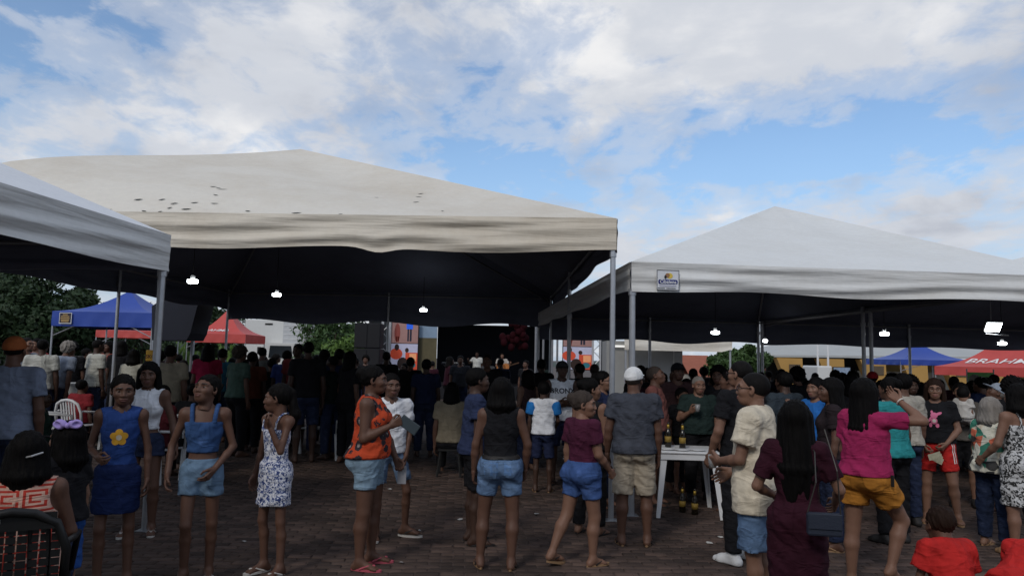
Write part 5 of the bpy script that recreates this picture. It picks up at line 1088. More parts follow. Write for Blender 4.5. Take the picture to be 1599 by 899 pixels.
# woman in orange
g = person(XP(578, 6.0), DD(6.0), -92, HT(585, 570, 6.0), 'f', 1.22, 'b', ('bun', 'k'), ('tank', cloth((0.46, 0.06, 0.022), 'blossom', (0.03, 0.025, 0.03), (0.24, 0.21, 0.2), 1.05), {'hem': -0.005, 'loose': 0.016, 'hole': 0.07}), ('shorts', DEN_L, {'len': 0.54, 'flare': 0.0, 'waist': 0.07}), None, ('flip', SOLE_P, SOLE_P),
           armR=((0.12, -0.02, -1), (-0.12, 0.95, 0.48), 'grip'), armL=((-0.1, 0.35, -1), (0.12, 0.5, -1), 'hold'), head=(0.08, 0.0), res=near, legR=((0.03, -0.02, -1), (0, -0.05, -1)), legL=((-0.06, 0.06, -1), (0, -0.02, -1)), label='woman in an orange flowered sleeveless top and pale denim shorts')
b = MB(); b.box((0, 0, 0), (0.015, 0.17, 0.09), Matrix.Rotation(-0.6, 3, 'X'), bev=0.006); small('wallet', b, mat('wallet_dark', (0.035, 0.05, 0.06), 0.5), wpos(g, hand_pos(g, 0) + np.array([-0.01, 0.07, -0.03])), 'dark wallet held up by the woman in orange', 'wallet', math.radians(-92))
b = MB(); b.box((0, 0, 0), (0.008, 0.075, 0.15), bev=0.004); small('phone', b, mat('phone_grey', (0.3, 0.3, 0.32), 0.3), wpos(g, hand_pos(g, 1) + np.array([0.0, 0.02, -0.06])), 'pale phone held low by the woman in orange', 'phone', math.radians(-92))
# boy in white
person(XP(608, 6.95), DD(6.95), 200, HT(608, 583, 6.95), 'm', 0.88, 'b', ('short', 'k'), ('tee', WHT, {'hem': -0.04}), ('knee', cloth((0.12, 0.18, 0.28), 'denim'), {'len': 0.76}), None, ('flip', SOLE_W, SOLE_B), armL=((-0.15, 0.05, -1), (0.2, 0.25, -1), 'hold'), legL=((-0.28, 0.1, -1), (-0.02, -0.2, -1), (-0.9, 0.5, 0)), res=near, child=True, head=(0.1, 0.0), label='boy in a white T-shirt and denim shorts behind the woman in orange')
# man in dark blue, woman with black top
person(XP(742, 6.85), DD(6.85), -78, HT(755, 574, 6.85), 'm', 0.95, 'a', ('short', 'k'), ('tee', cloth((0.025, 0.035, 0.08)), {'hem': -0.06}), ('knee', BLACK), None, ('flip', SOLE_B, SOLE_B), res=0.016, head=(0.1, 0.0), label='man in a dark blue T-shirt in profile beside the woman in black')
g = person(XP(782, 6.05), DD(6.05), 3, HT(787, 590, 6.05), 'f', 1.12, 'b', ('long', 'k', 0.20), ('tank', BLACK, {'hem': 0.05, 'tuck': 1, 'hole': 0.062}), ('shorts', DEN_M, {'len': 0.58, 'flare': -0.002, 'waist': 0.10, 'belt': mat('belt_black', (0.015, 0.013, 0.012), 0.5)}), None, ('flip', SOLE_T, SOLE_B), armR=((0.32, 0.02, -1), (-0.05, 0.35, -1), 'relax'), armL=((-0.24, 0.02, -1), (-0.05, 0.2, -1), 'relax'), legL=((-0.11, 0.10, -1), (-0.06, -0.08, -1)), legR=((0.06, -0.02, -1), (-0.02, -0.12, -1)), res=near, head=(-0.1, 0), label='woman seen from behind in a black sleeveless top, belt and blue denim shorts')
PKT = cloth((0.10, 0.185, 0.35), 'denim')
for sx in (-1, 1):
    pk = [(sx * 0.08 + u * 0.055, v) for v in (0.035, 0.0, -0.04, -0.065) for u in (-1, 0, 1)]; decal(g['parts']['bottom'], (pk, [(i * 3 + j, i * 3 + j + 1, i * 3 + j + 4, i * 3 + j + 3) for i in range(3) for j in range(2)]), 0.0, g['pz'] - 0.005, -1, PKT, 'pocket', g['root'], 0.003)
# boy with the two-colour shirt, man in the vest, others under the tent
g = person(XP(848, 9.6), DD(9.6), -6, HT(845, 596, 9.6), 'm', 0.92, 'a', ('short', 'k'), ('tee', WHT, {'hem': -0.03}), ('knee', NAVYT), None, ('flip', SOLE_T), res=0.016, child=True, armR=((0.2, 0.1, -1), (-0.2, 0.8, -0.5), 'hold'), label='boy seen from behind in a white shirt with bright blue sleeves')
for i, (sh, el, wr, fd) in enumerate(g['arms']):
    F = Field(np.minimum(sh, el) - 0.12, np.maximum(sh, el) + 0.12, 0.014); F.cone(sh + (el - sh) * 0.12, sh + (el - sh) * 0.64, 0.088 * g['s'], 0.086 * g['s'], 0.0, flat=True); v, q = F.net(); link('sleeve', np_mesh('sleeve', v, q), g['root'], cloth((0.02, 0.16, 0.45)), True)
g = person(XP(876, 10.3), DD(10.3), 184, HT(876, 563, 10.3), 'm', 1.0, 'a', ('buzz', 'k'), ('tank', WHT, {'hem': -0.05, 'drape': 1}), ('knee', NAVYT), None, ('flip', SOLE_B), res=0.016, cap=(cloth((0.02, 0.02, 0.022)), 'front'), armR=((0.2, 0.1, -1), (-0.8, 0.6, 0.1), 'hold'), armL=((-0.2, 0.1, -1), (0.8, 0.6, 0.0), 'hold'), label='man in a white lettered vest and black cap with folded arms')
tv, tf = text_polys('BRONX', 0.10, 0.002); decal(g['parts']['top'], ([(v.x, v.y) for v in tv], tf), 0, g['pz'] + 0.36 * g['s'], 1, PINK_, 'lettering', g['root'], 0.006)
person(XP(910, 6.2), DD(6.2), -52, HT(912, 616, 6.2) + 0.03, 'f', 1.22, 'c', ('bun', 'sg'), ('tee', MAROON, {'hem': 0.05, 'tuck': 1, 'loose': 0.008, 'drape': False}), ('shorts', DEN_B, {'len': 0.56, 'flare': -0.002, 'waist': 0.10}), None, ('flip', SOLE_T, SOLE_B), armR=((0.15, 0.10, -1), (-0.1, 0.8, -0.75), 'hold'), head=(-0.85, 0.02), legL=((-0.05, -0.22, -1), (-0.02, -0.55, -1)), legR=((0.03, 0.16, -1), (0, -0.05, -1)), res=near, label='woman in a maroon top and bright denim shorts stepping and looking back')
person(XP(921, 7.3), DD(7.3), -35, HT(915, 590, 7.3), 'f', 1.1, 'c', ('bun', 'k'), ('tank', BLACK, {'hem': 0.0}), ('pants', BLACK), None, ('flip', SOLE_B), res=0.016, head=(-0.7, 0), label='woman with bare shoulders and black clothes behind the maroon top')
g = person(XP(940, 8.7), DD(8.7), -125, HT(940, 579, 8.7), 'f', 1.1, 'c', ('bun', 'k'), ('tee', NAVYT), ('pants', DEN_D), None, None, res=0.016, head=(0.2, 0), label='woman with glasses in a navy T-shirt left of the steel pole')
def glasses(g, m=None):
    b = MB()
    for s in (-1, 1):
        b.tube([(s * 0.034 + 0.024 * math.cos(a), 0.093, 0.002 + 0.017 * math.sin(a)) for a in [k * math.pi / 6 for k in range(13)]], 0.0028, 5, cap=False); b.tube([(s * 0.058, 0.09, 0.006), (s * 0.08, -0.01, 0.008)], 0.0025, 5)
    b.tube([(-0.01, 0.097, 0.004), (0.01, 0.097, 0.004)], 0.0028, 5); b.v = [tuple(g['hc'] + g['HR'] @ (np.array(v) * g['hs'])) for v in b.v]; b.build('glasses', m or mat('glasses_frame', (0.03, 0.02, 0.02), 0.3), g['root'])
glasses(g)
person(XP(822, 11.5), DD(11.5), 40, HT(826, 578, 11.5), 'f', 1.1, 'c', ('long', 'k', 0.22), ('tank', cloth((0.05, 0.03, 0.03))), ('pants', DEN_D), None, None, res=0.02, armR=((0.5, 0.1, -1), (0.1, 0.7, -0.5), 'relax'), label='woman with a bare arm behind the boy in white and blue')
# man with the white cap
person(XP(990, 6.9), DD(6.9), -5, HT(990, 573, 6.9), 'm', 1.12, 'b', ('buzz', 'sg'), ('tee', CHAR, {'hem': -0.045, 'loose': 0.018}), ('knee', KHAKI, {'len': 0.97, 'flare': 0.02, 'loose': 0.016}), None, ('flip', SOLE_T, SOLE_B), res=near, cap=(cloth((0.68, 0.68, 0.67)),), armL=((-0.22, 0.0, -1), (-0.04, 0.2, -1), 'relax'), head=(-0.4, -0.02), label='man seen from behind in a white cap, charcoal T-shirt and khaki shorts', legR=((0.08, 0.06, -1), (0.02, -0.06, -1)))
# around the white table
person(XP(1022, 8.9), DD(8.9), -110, HT(1022, 570, 8.9), 'm', 1.15, 'b', ('buzz', 'sg'), ('polo', SALMON), ('knee', DEN_D), None, ('flip', SOLE_B), res=0.016, head=(0, -0.2), label='man in a salmon shirt leaning by the white table')
person(XP(1058, 10.0), DD(10.0), 190, HT(1058, 566, 10.0), 'm', 1.05, 'b', ('short', 'k'), ('tee', cloth((0.06, 0.03, 0.03))), ('pants', BLACK), None, None, res=0.02, cap=(BLACK,), label='man in a dark cap behind the salmon shirt')
g = person(XP(1091, 9.3), DD(9.3), 180, HT(1090, 587, 9.3), 'm', 1.2, 'c', ('buzz', 'gr'), ('polo', GREEN), ('pants', BLACK), None, ('sneaker', SOLE_B), res=0.016, armR=((0.32, 0.08, -1), (-0.55, 0.9, 0.55), 'hold'), armL=((-0.25, 0.05, -1), (0.1, 0.4, -0.9), 'relax'), label='man in a dark green polo drinking behind the white table', head=(0.1, 0.05))
CUP = mat('cup_plastic', (0.5, 0.5, 0.5), 0.25, trans=0.5); BEER = mat('beer', (0.45, 0.22, 0.04), 0.2)
def cup(p, label, fill=True):
    r = tag(empty('cup', p), label, 'cup'); b = MB(); b.lathe([(0.026, 0), (0.034, 0.09), (0.032, 0.09), (0.024, 0.004)], 12); b.build('wall', CUP, r, True)
    if fill: b = MB(); b.lathe([(0.0235, 0.006), (0.029, 0.06)], 12); b.build('drink', BEER, r)
cup(wpos(g, hand_pos(g, 0) + np.array([-0.03, 0.02, -0.03])), 'plastic cup raised by the man in dark green')
person(XP(1065, 9.7), DD(9.7), 200, HT(1063, 606, 9.7), 'm', 0.9, 'b', ('short', 'k'), ('tee', BLACK), ('knee', BLACK), None, None, res=0.02, child=True, label='child between the two men behind the white table')
g = person(XP(1158, 6.35), DD(6.35), 28, HT(1168, 561, 6.35), 'm', 1.08, 'c', ('buzz', 'k'), ('tee', BLACK, {'hem': -0.05}), ('pants', BLACK), None, ('sneaker', SNK), res=near, head=(0.25, 0), armL=((-0.25, 0.05, -1), (0.1, 0.5, -0.85), 'relax'), label='man in black with white trainers and glasses, seen from behind'); glasses(g)
g = person(XP(1180, 4.95), DD(4.95), 58, HT(1197, 580, 4.95), 'm', 0.98, 'c', ('buzz', 'k'), ('tee', CREAM, {'hem': -0.19, 'loose': 0.03}), ('knee', DEN_M, {'len': 0.97, 'flare': 0.025, 'loose': 0.018}), None, ('flip', SOLE_B), res=near, armL=((-0.15, 0.22, -1), (0.70, 0.8, -0.16), 'hold'), armR=((0.15, 0.05, -1), (-0.2, 0.8, -0.5), 'relax'), head=(0.1, -0.05), label='young man in a loose cream T-shirt and denim shorts holding a cup'); glasses(g)
cup(wpos(g, hand_pos(g, 1) + np.array([0.02, 0.01, -0.05])), 'plastic cup of beer held over the table by the cream T-shirt')
# woman in the burgundy dress with bag
g = person(XP(1243, 4.35), DD(4.35), -16, HT(1243, 627, 4.35), 'f', 1.02, 'c', ('long', 'k', 0.52), None, None, (cloth((0.030, 0.006, 0.013)), {'z': 0.08, 'rx': 0.22, 'ry': 0.17, 'puff': 1}), ('flip', SOLE_B), res=near, armL=((-0.4, 0.0, -1), (0.5, 0.75, -0.35), 'relax'), armR=((0.45, 0.0, -1), (0.0, 0.8, -0.45), 'relax'), label='woman with very long black hair in a long burgundy dress', head=(-0.1, 0.0))
bg_ = P(1287, 818, 4.28); r = empty('shoulder_bag', bg_, math.radians(-12), 'small navy shoulder bag hanging at the burgundy dress', 'bag'); BAG = mat('bag_navy', (0.022, 0.028, 0.045), 0.5, bump=0.2, bscale=90)
b = MB(); b.box((0, 0, 0), (0.185, 0.06, 0.125), bev=0.012); bb_ = b.build('body', BAG, r); b = MB(); b.box((0, -0.034, 0.02), (0.178, 0.008, 0.085), bev=0.003); b.build('flap', BAG, bb_)
shp = wpos(g, g['T']((0.05, -0.06, 0.49))) - bg_; b = MB(); b.tube([(-0.088, 0, 0.06), (shp.x * 0.55 - 0.03, shp.y * 0.4 - 0.09, shp.z * 0.55), (shp.x, shp.y - 0.08, shp.z * 0.93), (shp.x, shp.y + 0.06, shp.z)], 0.004, 6); b.tube([(0.088, 0, 0.06), (0.07, -0.02, 0.3), (0.03, 0.1, 0.52)], 0.004, 6); b.build('strap', mat('strap_chain', (0.05, 0.045, 0.04), 0.4, 0.4), r)
# woman in magenta
g = person(XP(1352, 5.65), DD(5.65), -56, HT(1345, 591, 5.65), 'f', 1.12, 'c', ('long', 'k', 0.47), ('polo', MAGENTA, {'hem': 0.0, 'loose': 0.012}), ('shorts', MUST, {'len': 0.52, 'flare': 0.022, 'loose': 0.016}), None, None, res=near, armR=((0.75, 0.55, 0.02), (-0.75, 0.10, 0.55), 'relax'), armL=((-0.2, 0.15, -1), (0.15, 0.75, -0.5), 'relax'), legR=((0.16, 0.72, -1), (-0.05, -0.42, -1)), legL=((-0.07, -0.02, -1), (-0.02, -0.05, -1)), head=(-0.15, 0.0), label='barefoot woman in a magenta shirt and mustard shorts, arm raised to her face')
p_ = hand_pos(g, 0); b = MB(); b.tube([(0.03 * math.cos(a), 0.03 * math.sin(a), 0) for a in [k * math.pi / 6 for k in range(13)]], 0.006, 6, cap=False); br = b.build('bracelet', mat('bracelet_pale', (0.6, 0.56, 0.5), 0.4), g['root']); br.location = g['arms'][0][2]; br.rotation_euler = Vector(g['arms'][0][3]).to_track_quat('Z', 'Y').to_euler()
b = MB(); b.box((0, 0, 0), (0.028, 0.008, 0.085), bev=0.003); small('phone', b, RUB, wpos(g, np.array([0.215, -0.02, g['pz'] - 0.02])), 'black phone tucked in the mustard shorts', 'phone', math.radians(-70))
# behind them on the right
person(XP(1300, 6.9), DD(6.9), 70, HT(1300, 590, 6.9), 'f', 1.05, 'b', ('long', 'k', 0.38), ('tee', cloth((0.02, 0.014, 0.016))), ('pants', DEN_D), None, ('flip', SOLE_T), res=0.016, head=(0.2, 0), label='woman with long dark hair in black between the burgundy dress and magenta shirt')
person(XP(1276, 8.3), DD(8.3), 120, HT(1282, 590, 8.3), 'f', 1.0, 'c', ('long', 'k', 0.25), ('tee', cloth((0.02, 0.12, 0.38))), ('pants', DEN_D), None, None, res=0.02, armR=((0.3, 0.3, -1), (-0.1, 0.6, 1.0), 'hold'), label='woman in a bright blue top glimpsed behind the long black hair')
person(XP(1392, 7.2), DD(7.2), 20, HT(1385, 588, 7.2), 'f', 1.08, 'b', ('bun', 'k'), ('tee', TEAL, {'hem': -0.04}), ('pants', BLACK), None, ('sneaker', SOLE_B), res=0.016, label='person in a teal T-shirt behind the magenta shirt')
person(XP(1412, 8.0), DD(8.0), 10, HT(1408, 582, 8.0), 'm', 1.05, 'b', ('short', 'k'), ('tee', cloth((0.36, 0.33, 0.28))), ('pants', DEN_D), None, ('sneaker', SOLE_B), res=0.016, label='person with a pale beige sleeve beside the teal T-shirt')
person(XP(1424, 9.6), DD(9.6), 178, HT(1424, 588, 9.6), 'm', 1.0, 'a', ('curly', 'k'), ('tee', BLACK), ('pants', BLACK), None, None, res=0.02, label='man with thick hair facing us left of the red shorts')
g = person(XP(1462, 8.2), DD(8.2), 153, HT(1460, 591, 8.2), 'f', 1.12, 'c', ('long', 'br', 0.26), ('tee', BLACK, {'hem': 0.02}), ('shorts', REDC, {'len': 0.68, 'flare': 0.012, 'waist': 0.1}), None, ('flip', SOLE_T), res=near, armR=((0.20, 0.12, -1), (-0.35, 0.65, -0.8), 'hold'), armL=((-0.25, 0.12, -1), (0.65, 0.6, -0.75), 'hold'), label='woman in a black T-shirt with a pink print and red striped shorts', legL=((-0.14, 0.1, -1), (-0.12, -0.15, -1)))
glasses(g, mat('sunglass', (0.08, 0.04, 0.03), 0.2)); PK = mat('print_pink', (0.55, 0.14, 0.25), 0.8)
cz = g['pz'] + 0.29 * g['s']; gt = g['parts']['top']
decal(gt, merge(disc(0.0, 0.055, 0.036, 0.032), disc(0.045, 0.075, 0.035, 0.014, rot=0.4), disc(-0.02, 0.09, 0.012, 0.018), disc(0, -0.005, 0.032, 0.036), disc(-0.035, -0.05, 0.016, 0.026), disc(0.03, -0.055, 0.018, 0.024), disc(-0.04, 0.01, 0.012, 0.03, rot=-0.4)), 0.02, cz, 1, PK, 'pink_print', g['root'], 0.005); decal(gt, disc(0, -0.004, 0.019, 0.02), 0.02, cz, 1, mat('print_pale', (0.6, 0.55, 0.5), 0.8), 'print_patch', g['root'], 0.008)
gb = g['parts']['bottom']; hp = g['legs'][1][0]; me = gb.data; bvh = BVHTree.FromPolygons([v.co for v in me.vertices], [tuple(p.vertices) for p in me.polygons])
for off in (-0.012, 0.014):
    vs = []; n = 12
    for i in range(n):
        z = g['pz'] + 0.08 - i * 0.025
        for e in (-0.005, 0.005):
            d_ = Vector((-0.80, 0.60, 0)).normalized(); sd = Vector((0.6, 0.8, 0)).normalized(); o_ = Vector((-0.10, 0.03, z)) + d_ * 0.5 + sd * (off + e); h = bvh.ray_cast(o_, -d_)
            vs.append((h[0] + d_ * 0.004) if h[0] is not None else (vs[-2] - Vector((0, 0, 0.025)) if len(vs) > 1 else o_ - d_ * 0.4))
    b = MB(); b.add(vs, [(i * 2, i * 2 + 1, i * 2 + 3, i * 2 + 2) for i in range(n - 1)]); b.build('side_stripe', mat('stripe_white', (0.65, 0.63, 0.6), 0.8), g['root'])
hp_ = wpos(g, (hand_pos(g, 0) + hand_pos(g, 1)) / 2 + np.array([0.0, 0.03, -0.06])); b = MB()
for i in range(4): b.box((0.01 * i, 0.004 * i, -0.012 * i), (0.14, 0.003, 0.066), Matrix.Rotation(0.25 * i - 0.3, 3, 'Y'))
small('banknotes', b, mat('banknote', (0.36, 0.34, 0.24), 0.8, var=0.5, vscale=40), hp_, 'fan of pale paper slips held before the red shorts', 'paper')
g = person(XP(1503, 9.2), DD(9.2), 150, HT(1492, 597, 9.2), 'f', 1.1, 'c', ('bun', 'k'), ('tee', cloth((0.10, 0.09, 0.08))), ('knee', BLACK), None, ('sneaker', SOLE_B), res=0.018, armR=((0.25, 0.1, -1), (-0.5, 0.8, 0.3), 'hold'), armL=((-0.25, 0.1, -1), (0.4, 0.8, 0.5), 'hold'), label='woman carrying a baby right of the red shorts')
bp_ = wpos(g, np.array([-0.02, 0.23, g['pz'] + 0.18])); person(bp_.x, bp_.y, 300, 0.72, 'm', 1.25, 'c', ('buzz', 'k'), ('tee', cloth((0.5, 0.48, 0.45))), ('knee', cloth((0.4, 0.38, 0.36))), None, None, res=0.016, legR=((0.2, 0.8, -0.5), (0, 0.3, -1)), legL=((-0.2, 0.8, -0.5), (0, 0.3, -1)), child=True, z0=bp_.z - 0.2, label='baby in pale clothes held in a woman\'s arms', head=(0.3, 0))
g = person(XP(1549, 7.1), DD(7.1), -70, HT(1548, 626, 7.1) + 0.03, 'f', 1.15, 'c', ('gray', 'gr', 0.19), ('tee', cloth((0.6, 0.6, 0.5), 'patch'), {'hem': -0.07, 'loose': 0.02}), ('pants', cloth((0.014, 0.022, 0.05), 'denim')), None, ('flip', SOLE_T), res=near, armR=((0.15, 0.05, -1), (0.0, 0.45, -0.9), 'relax'), label='grey-haired woman in a patchwork blouse and dark jeans', head=(0.1, -0.08))
person(XP(1592, 6.8), DD(6.8), 12, HT(1592, 600, 6.8), 'f', 1.1, 'c', ('long', 'k', 0.2), None, None, (cloth((0.5, 0.5, 0.5), 'floral', (0.02, 0.02, 0.02), (0.08, 0.08, 0.08), 0.8), {'z': 0.5, 'rx': 0.2, 'ry': 0.17, 'strap': 1}), ('sneaker', SOLE_T), res=0.016, label='woman at the right edge in a black and white flowered dress', armR=((0.25, 0.1, -1), (0, 0.7, -0.6), 'relax'), armL=((-0.3, 0.1, -1), (0, 0.7, -0.6), 'relax'))
person(XP(1562, 9.0), DD(9.0), 60, HT(1560, 598, 9.0), 'm', 1.05, 'b', ('buzz', 'gr'), ('tee', cloth((0.03, 0.03, 0.035))), ('pants', BLACK), None, None, res=0.02, cap=(cloth((0.28, 0.32, 0.38)),), label='man in a pale grey cap behind the grey-haired woman', head=(0.2, -0.4))
# children in red sitting low at the front
g = person(XP(1488, 4.65), DD(4.65), 10, 1.30, 'm', 1.0, 'b', ('short', 'br'), ('tee', REDC, {'hem': -0.06, 'loose': 0.03}), ('knee', NAVYT), None, None, res=near, child=True, seat=0.20, lean=(0.32, 0.05), legR=((0.35, 1, 0.35), (0.1, 0.3, -1)), legL=((-0.35, 1, 0.35), (-0.1, 0.3, -1)), armR=((0.3, 0.4, -1), (0, 1, -0.2), 'relax'), armL=((-0.3, 0.4, -1), (0, 1, -0.2), 'relax'), head=(-0.1, 0.15), label='child in a red T-shirt crouching with back to us at the bottom right')
person(XP(1575, 4.55), DD(4.55), -60, 1.22, 'm', 1.0, 'b', ('short', 'k'), ('tee', REDC, {'hem': -0.06, 'loose': 0.03}), ('knee', NAVYT), None, None, res=near, child=True, seat=0.34, lean=(0.95, 0.0), legR=((0.3, 1, 0.1), (0.1, -0.7, -0.5)), legL=((-0.3, 1, 0.1), (-0.1, -0.7, -0.5)), armR=((0.2, 0.9, -0.3), (0, 1, 0.0), 'relax'), armL=((-0.2, 0.9, -0.3), (0, 1, 0.0), 'relax'), label='second child in red bending low in the bottom right corner')
# left edge
person(XP(100, 4.5, 760), DD(4.5), 68, HT(108, 662, 4.5), 'f', 0.95, 'c', ('long', 'k', 0.22), ('tee', BLACK, {'hem': -0.02}), ('skirt', cloth((0.02, 0.07, 0.25)), {'z': 0.5}), None, ('flip', SOLE_W), res=near, child=True, head=(0.1, -0.05), label='small girl in black with a lilac bow in her hair')
hb = P(106, 664, 4.62); r = empty('hair_bow', hb, math.radians(10), 'lilac bow on the small girl\'s hair', 'bow'); BOW = mat('lilac_ribbon', (0.36, 0.28, 0.62), 0.6, bump=0.3, bscale=30)
for s in (-1, 1):
    F = Field((-0.11, -0.05, -0.05), (0.11, 0.05, 0.06), 0.006); F.ell((s * 0.042, 0, 0.008), (0.042, 0.022, 0.03), 0); F.ell((s * 0.055, -0.018, 0.008), (0.024, 0.015, 0.016), 0.006, sub=True); F.ripple(0.003, 60, 50, 70); v, q = F.net(); link('loop', np_mesh('loop', v, q), r, BOW, True)
b = MB(); b.ball((0, -0.005, 0), (0.016, 0.02, 0.018)); b.build('knot', BOW, r, True)
g = person(XP(38, 4.0, 760), DD(4.0), 27, 1.58, 'f', 1.25, 'b', ('long', 'k', 0.22), ('tank', cloth((0.58, 0.36, 0.28), 'maze', (0.45, 0.045, 0.03)), {'hem': -0.05, 'hole': 0.066, 'loose': 0.018}), ('pants', DEN_D), None, None, res=near, seat=0.51, legR=((0.18, 1, 0.02), (0.05, 0.05, -1)), legL=((-0.18, 1, 0.02), (-0.05, 0.05, -1)), armR=((0.3, 0.15, -1), (-0.2, 0.9, -0.25), 'relax'), armL=((-0.3, 0.15, -1), (0.2, 0.9, -0.25), 'relax'), head=(0.1, 0.05), label='seated woman in a red and cream key-pattern top at the bottom left')
cp_ = g['hc'] + g['HR'] @ np.array([0.02, -0.135, -0.005]); b = MB(); b.tube([(-0.05, 0.02, -0.012), (0.0, -0.012, 0.0), (0.05, 0.02, 0.014)], 0.005, 6); hcp = b.build('hair_clip', mat('clip_silver', (0.6, 0.6, 0.6), 0.3, 0.6), g['root']); hcp.location = cp_
person(XP(14, 6.4, 640), DD(6.4), 12, HT(14, 523, 6.4), 'm', 1.08, 'b', ('buzz', 'k'), ('tee', cloth((0.17, 0.20, 0.27)), {'hem': -0.06}), ('pants', DEN_D), None, ('sneaker', SOLE_B), res=0.0145, cap=(cloth((0.30, 0.09, 0.03)),), label='man at the left edge in a blue-grey T-shirt and orange cap')

# ---- people farther back, one line each: px, depth, head-top py, yaw, sex, skin, hair, top, bottom, label
def mid(px, d, py, yaw, sex, skin, hair, topm, botm, label, kind='tee', bk='pants', fat=1.02, **k):
    return person(XP(px, d, 600), DD(d), yaw, HT(px, py, d), sex, fat, skin, hair, (kind, topm), (bk, botm) if bk != 'skirt' else ('skirt', botm, {'z': 0.5}), None, None, res=0.021 if d < 15 else 0.027, label=label, **k)
S, BZ, LG, BU = ('short', 'k'), ('buzz', 'k'), ('long', 'k', 0.28), ('bun', 'k')
mid(36, 13.5, 509, -100, 'm', 'c', BZ, GREYT, DEN_D, 'man with cropped hair in grey facing right at far left'); mid(52, 14.5, 522, 170, 'm', 'c', S, DRED, DEN_D, 'boy in a red shirt beside the cropped-hair man')
mid(62, 13.0, 528, 15, 'm', 'a', S, cloth((0.42, 0.42, 0.38)), DEN_D, 'man in a pale shirt seen from behind near the white chairs'); mid(88, 13.4, 530, -20, 'm', 'b', ('curly', 'gr'), cloth((0.20, 0.23, 0.29)), DEN_D, 'person in a grey-blue shirt leaning beside the white chairs', lean=(0.25, 0)) 
mid(108, 14.5, 533, 20, 'f', 'b', ('curly', 'k'), BLACK, BLACK, 'woman with full dark hair in front of the white car'); mid(148, 14.0, 527, -35, 'm', 'a', BZ, cloth((0.45, 0.45, 0.40), 'stripe', (0.40, 0.40, 0.36), None, 0.6), DEN_D, 'man in a cream shirt seen from behind above the white chair')
mid(166, 16.5, 530, 160, 'f', 'b', LG, cloth((0.30, 0.05, 0.03)), DEN_D, 'woman in dull red behind the cream shirt'); mid(186, 15.0, 530, 10, 'f', 'a', LG, BLACK, BLACK, 'woman in black with long hair left of the orange sign'); mid(206, 13.5, 545, 0, 'f', 'b', ('long', 'k', 0.2), cloth((0.40, 0.39, 0.33)), BLACK, 'person in an off-white top left of the steel tent pole')
mid(263, 11.0, 537, 0, 'm', 'b', S, BEIGE, BLACK, 'man in a beige shirt seen from behind right of the tent pole', fat=1.15); mid(322, 13.5, 536, 15, 'f', 'b', LG, cloth((0.28, 0.015, 0.05)), BLACK, 'person in a crimson top below the red canopy'); mid(345, 14.5, 543, 0, 'm', 'b', S, cloth((0.02, 0.10, 0.16)), DEN_D, 'person in dark teal right of the crimson top'); mid(372, 12.5, 540, -30, 'f', 'b', ('curly', 'sg'), cloth((0.06, 0.10, 0.08)), BLACK, 'person in sea green with thick grey hair')
mid(392, 13.0, 548, 0, 'm', 'a', S, cloth((0.12, 0.035, 0.02)), BLACK, 'person in rust brown left of the grey T-shirt'); mid(407, 15.5, 541, 0, 'm', 'b', S, cloth((0.13, 0.135, 0.13)), DEN_D, 'man in a grey T-shirt and jeans seen from behind, standing alone', fat=1.1); mid(446, 14.0, 546, 0, 'm', 'a', S, cloth((0.04, 0.06, 0.20)), BLACK, 'person in violet blue below the truck window'); mid(463, 13.5, 535, 170, 'm', 'a', S, cloth((0.16, 0.03, 0.03)), DEN_D, 'man in dark red facing us below the truck box', bk='knee'); mid(479, 12.0, 525, 20, 'm', 'a', S, BLACK, DEN_D, 'tall man in black below the corner of the truck box', bk='knee')
mid(505, 14.0, 545, -20, 'f', 'b', LG, BLACK, BLACK, 'woman in black right of the tall man'); mid(528, 12.5, 543, 15, 'm', 'a', S, NAVYT, BLACK, 'man in dark navy left of the loudspeakers', bk='knee'); mid(545, 12.0, 548, -40, 'f', 'b', LG, BLACK, BLACK, 'woman in black beside the dark navy man')
mid(640, 15.0, 557, 0, 'm', 'b', S, BLACK, DEN_D, 'person in black before the left screen'); mid(665, 13.0, 560, 10, 'm', 'a', S, NAVYT, DEN_D, 'person in navy before the landscape banner'); mid(602, 16, 548, 0, 'm', 'a', S, BLACK, BLACK, 'person in black before the lattice tower'); mid(760, 13.0, 552, 170, 'm', 'b', BZ, BLACK, BLACK, 'man facing us between the two performers')
mid(706, 10.8, 540, 0, 'f', 'b', LG, cloth((0.20, 0.17, 0.12)), BLACK, 'seated person in a dull beige top with back to us', seat=0.50, legR=((0.15, 1, 0), (0, 0.05, -1)), legL=((-0.15, 1, 0), (0, 0.05, -1)))
r = empty('stool', (XP(706, 10.8, 600), 11.0, 0), 0, 'dark stool under the seated person in beige', 'stool'); b = MB(); b.box((0, 0, 0.375), (0.34, 0.34, 0.03), bev=0.01); b.build('seat', RUB, r)
for sx in (-1, 1):
    for sy in (-1, 1): b = MB(); b.tube([(sx * 0.13, sy * 0.13, 0.36), (sx * 0.17, sy * 0.17, 0)], 0.018, 6); b.build('leg', RUB, r)
mid(845, 14.0, 560, 20, 'm', 'a', S, BLACK, BLACK, 'person in black behind the man in the vest'); mid(905, 12.0, 566, 30, 'm', 'a', BZ, BLACK, DEN_D, 'person in black right of the man in the vest'); mid(928, 14.0, 568, 0, 'm', 'b', ('short', 'sg'), BLACK, BLACK, 'person in black below the right screen')
mid(1000, 11.0, 570, 0, 'm', 'a', S, BLACK, BLACK, 'person in black behind the white cap'); mid(1122, 9.8, 572, 150, 'f', 'b', ('curly', 'k'), BLACK, BLACK, 'person with full dark hair right of the drinking man'); mid(1140, 8.6, 578, 60, 'm', 'b', S, BLACK, BLACK, 'person in black before the round green tree')
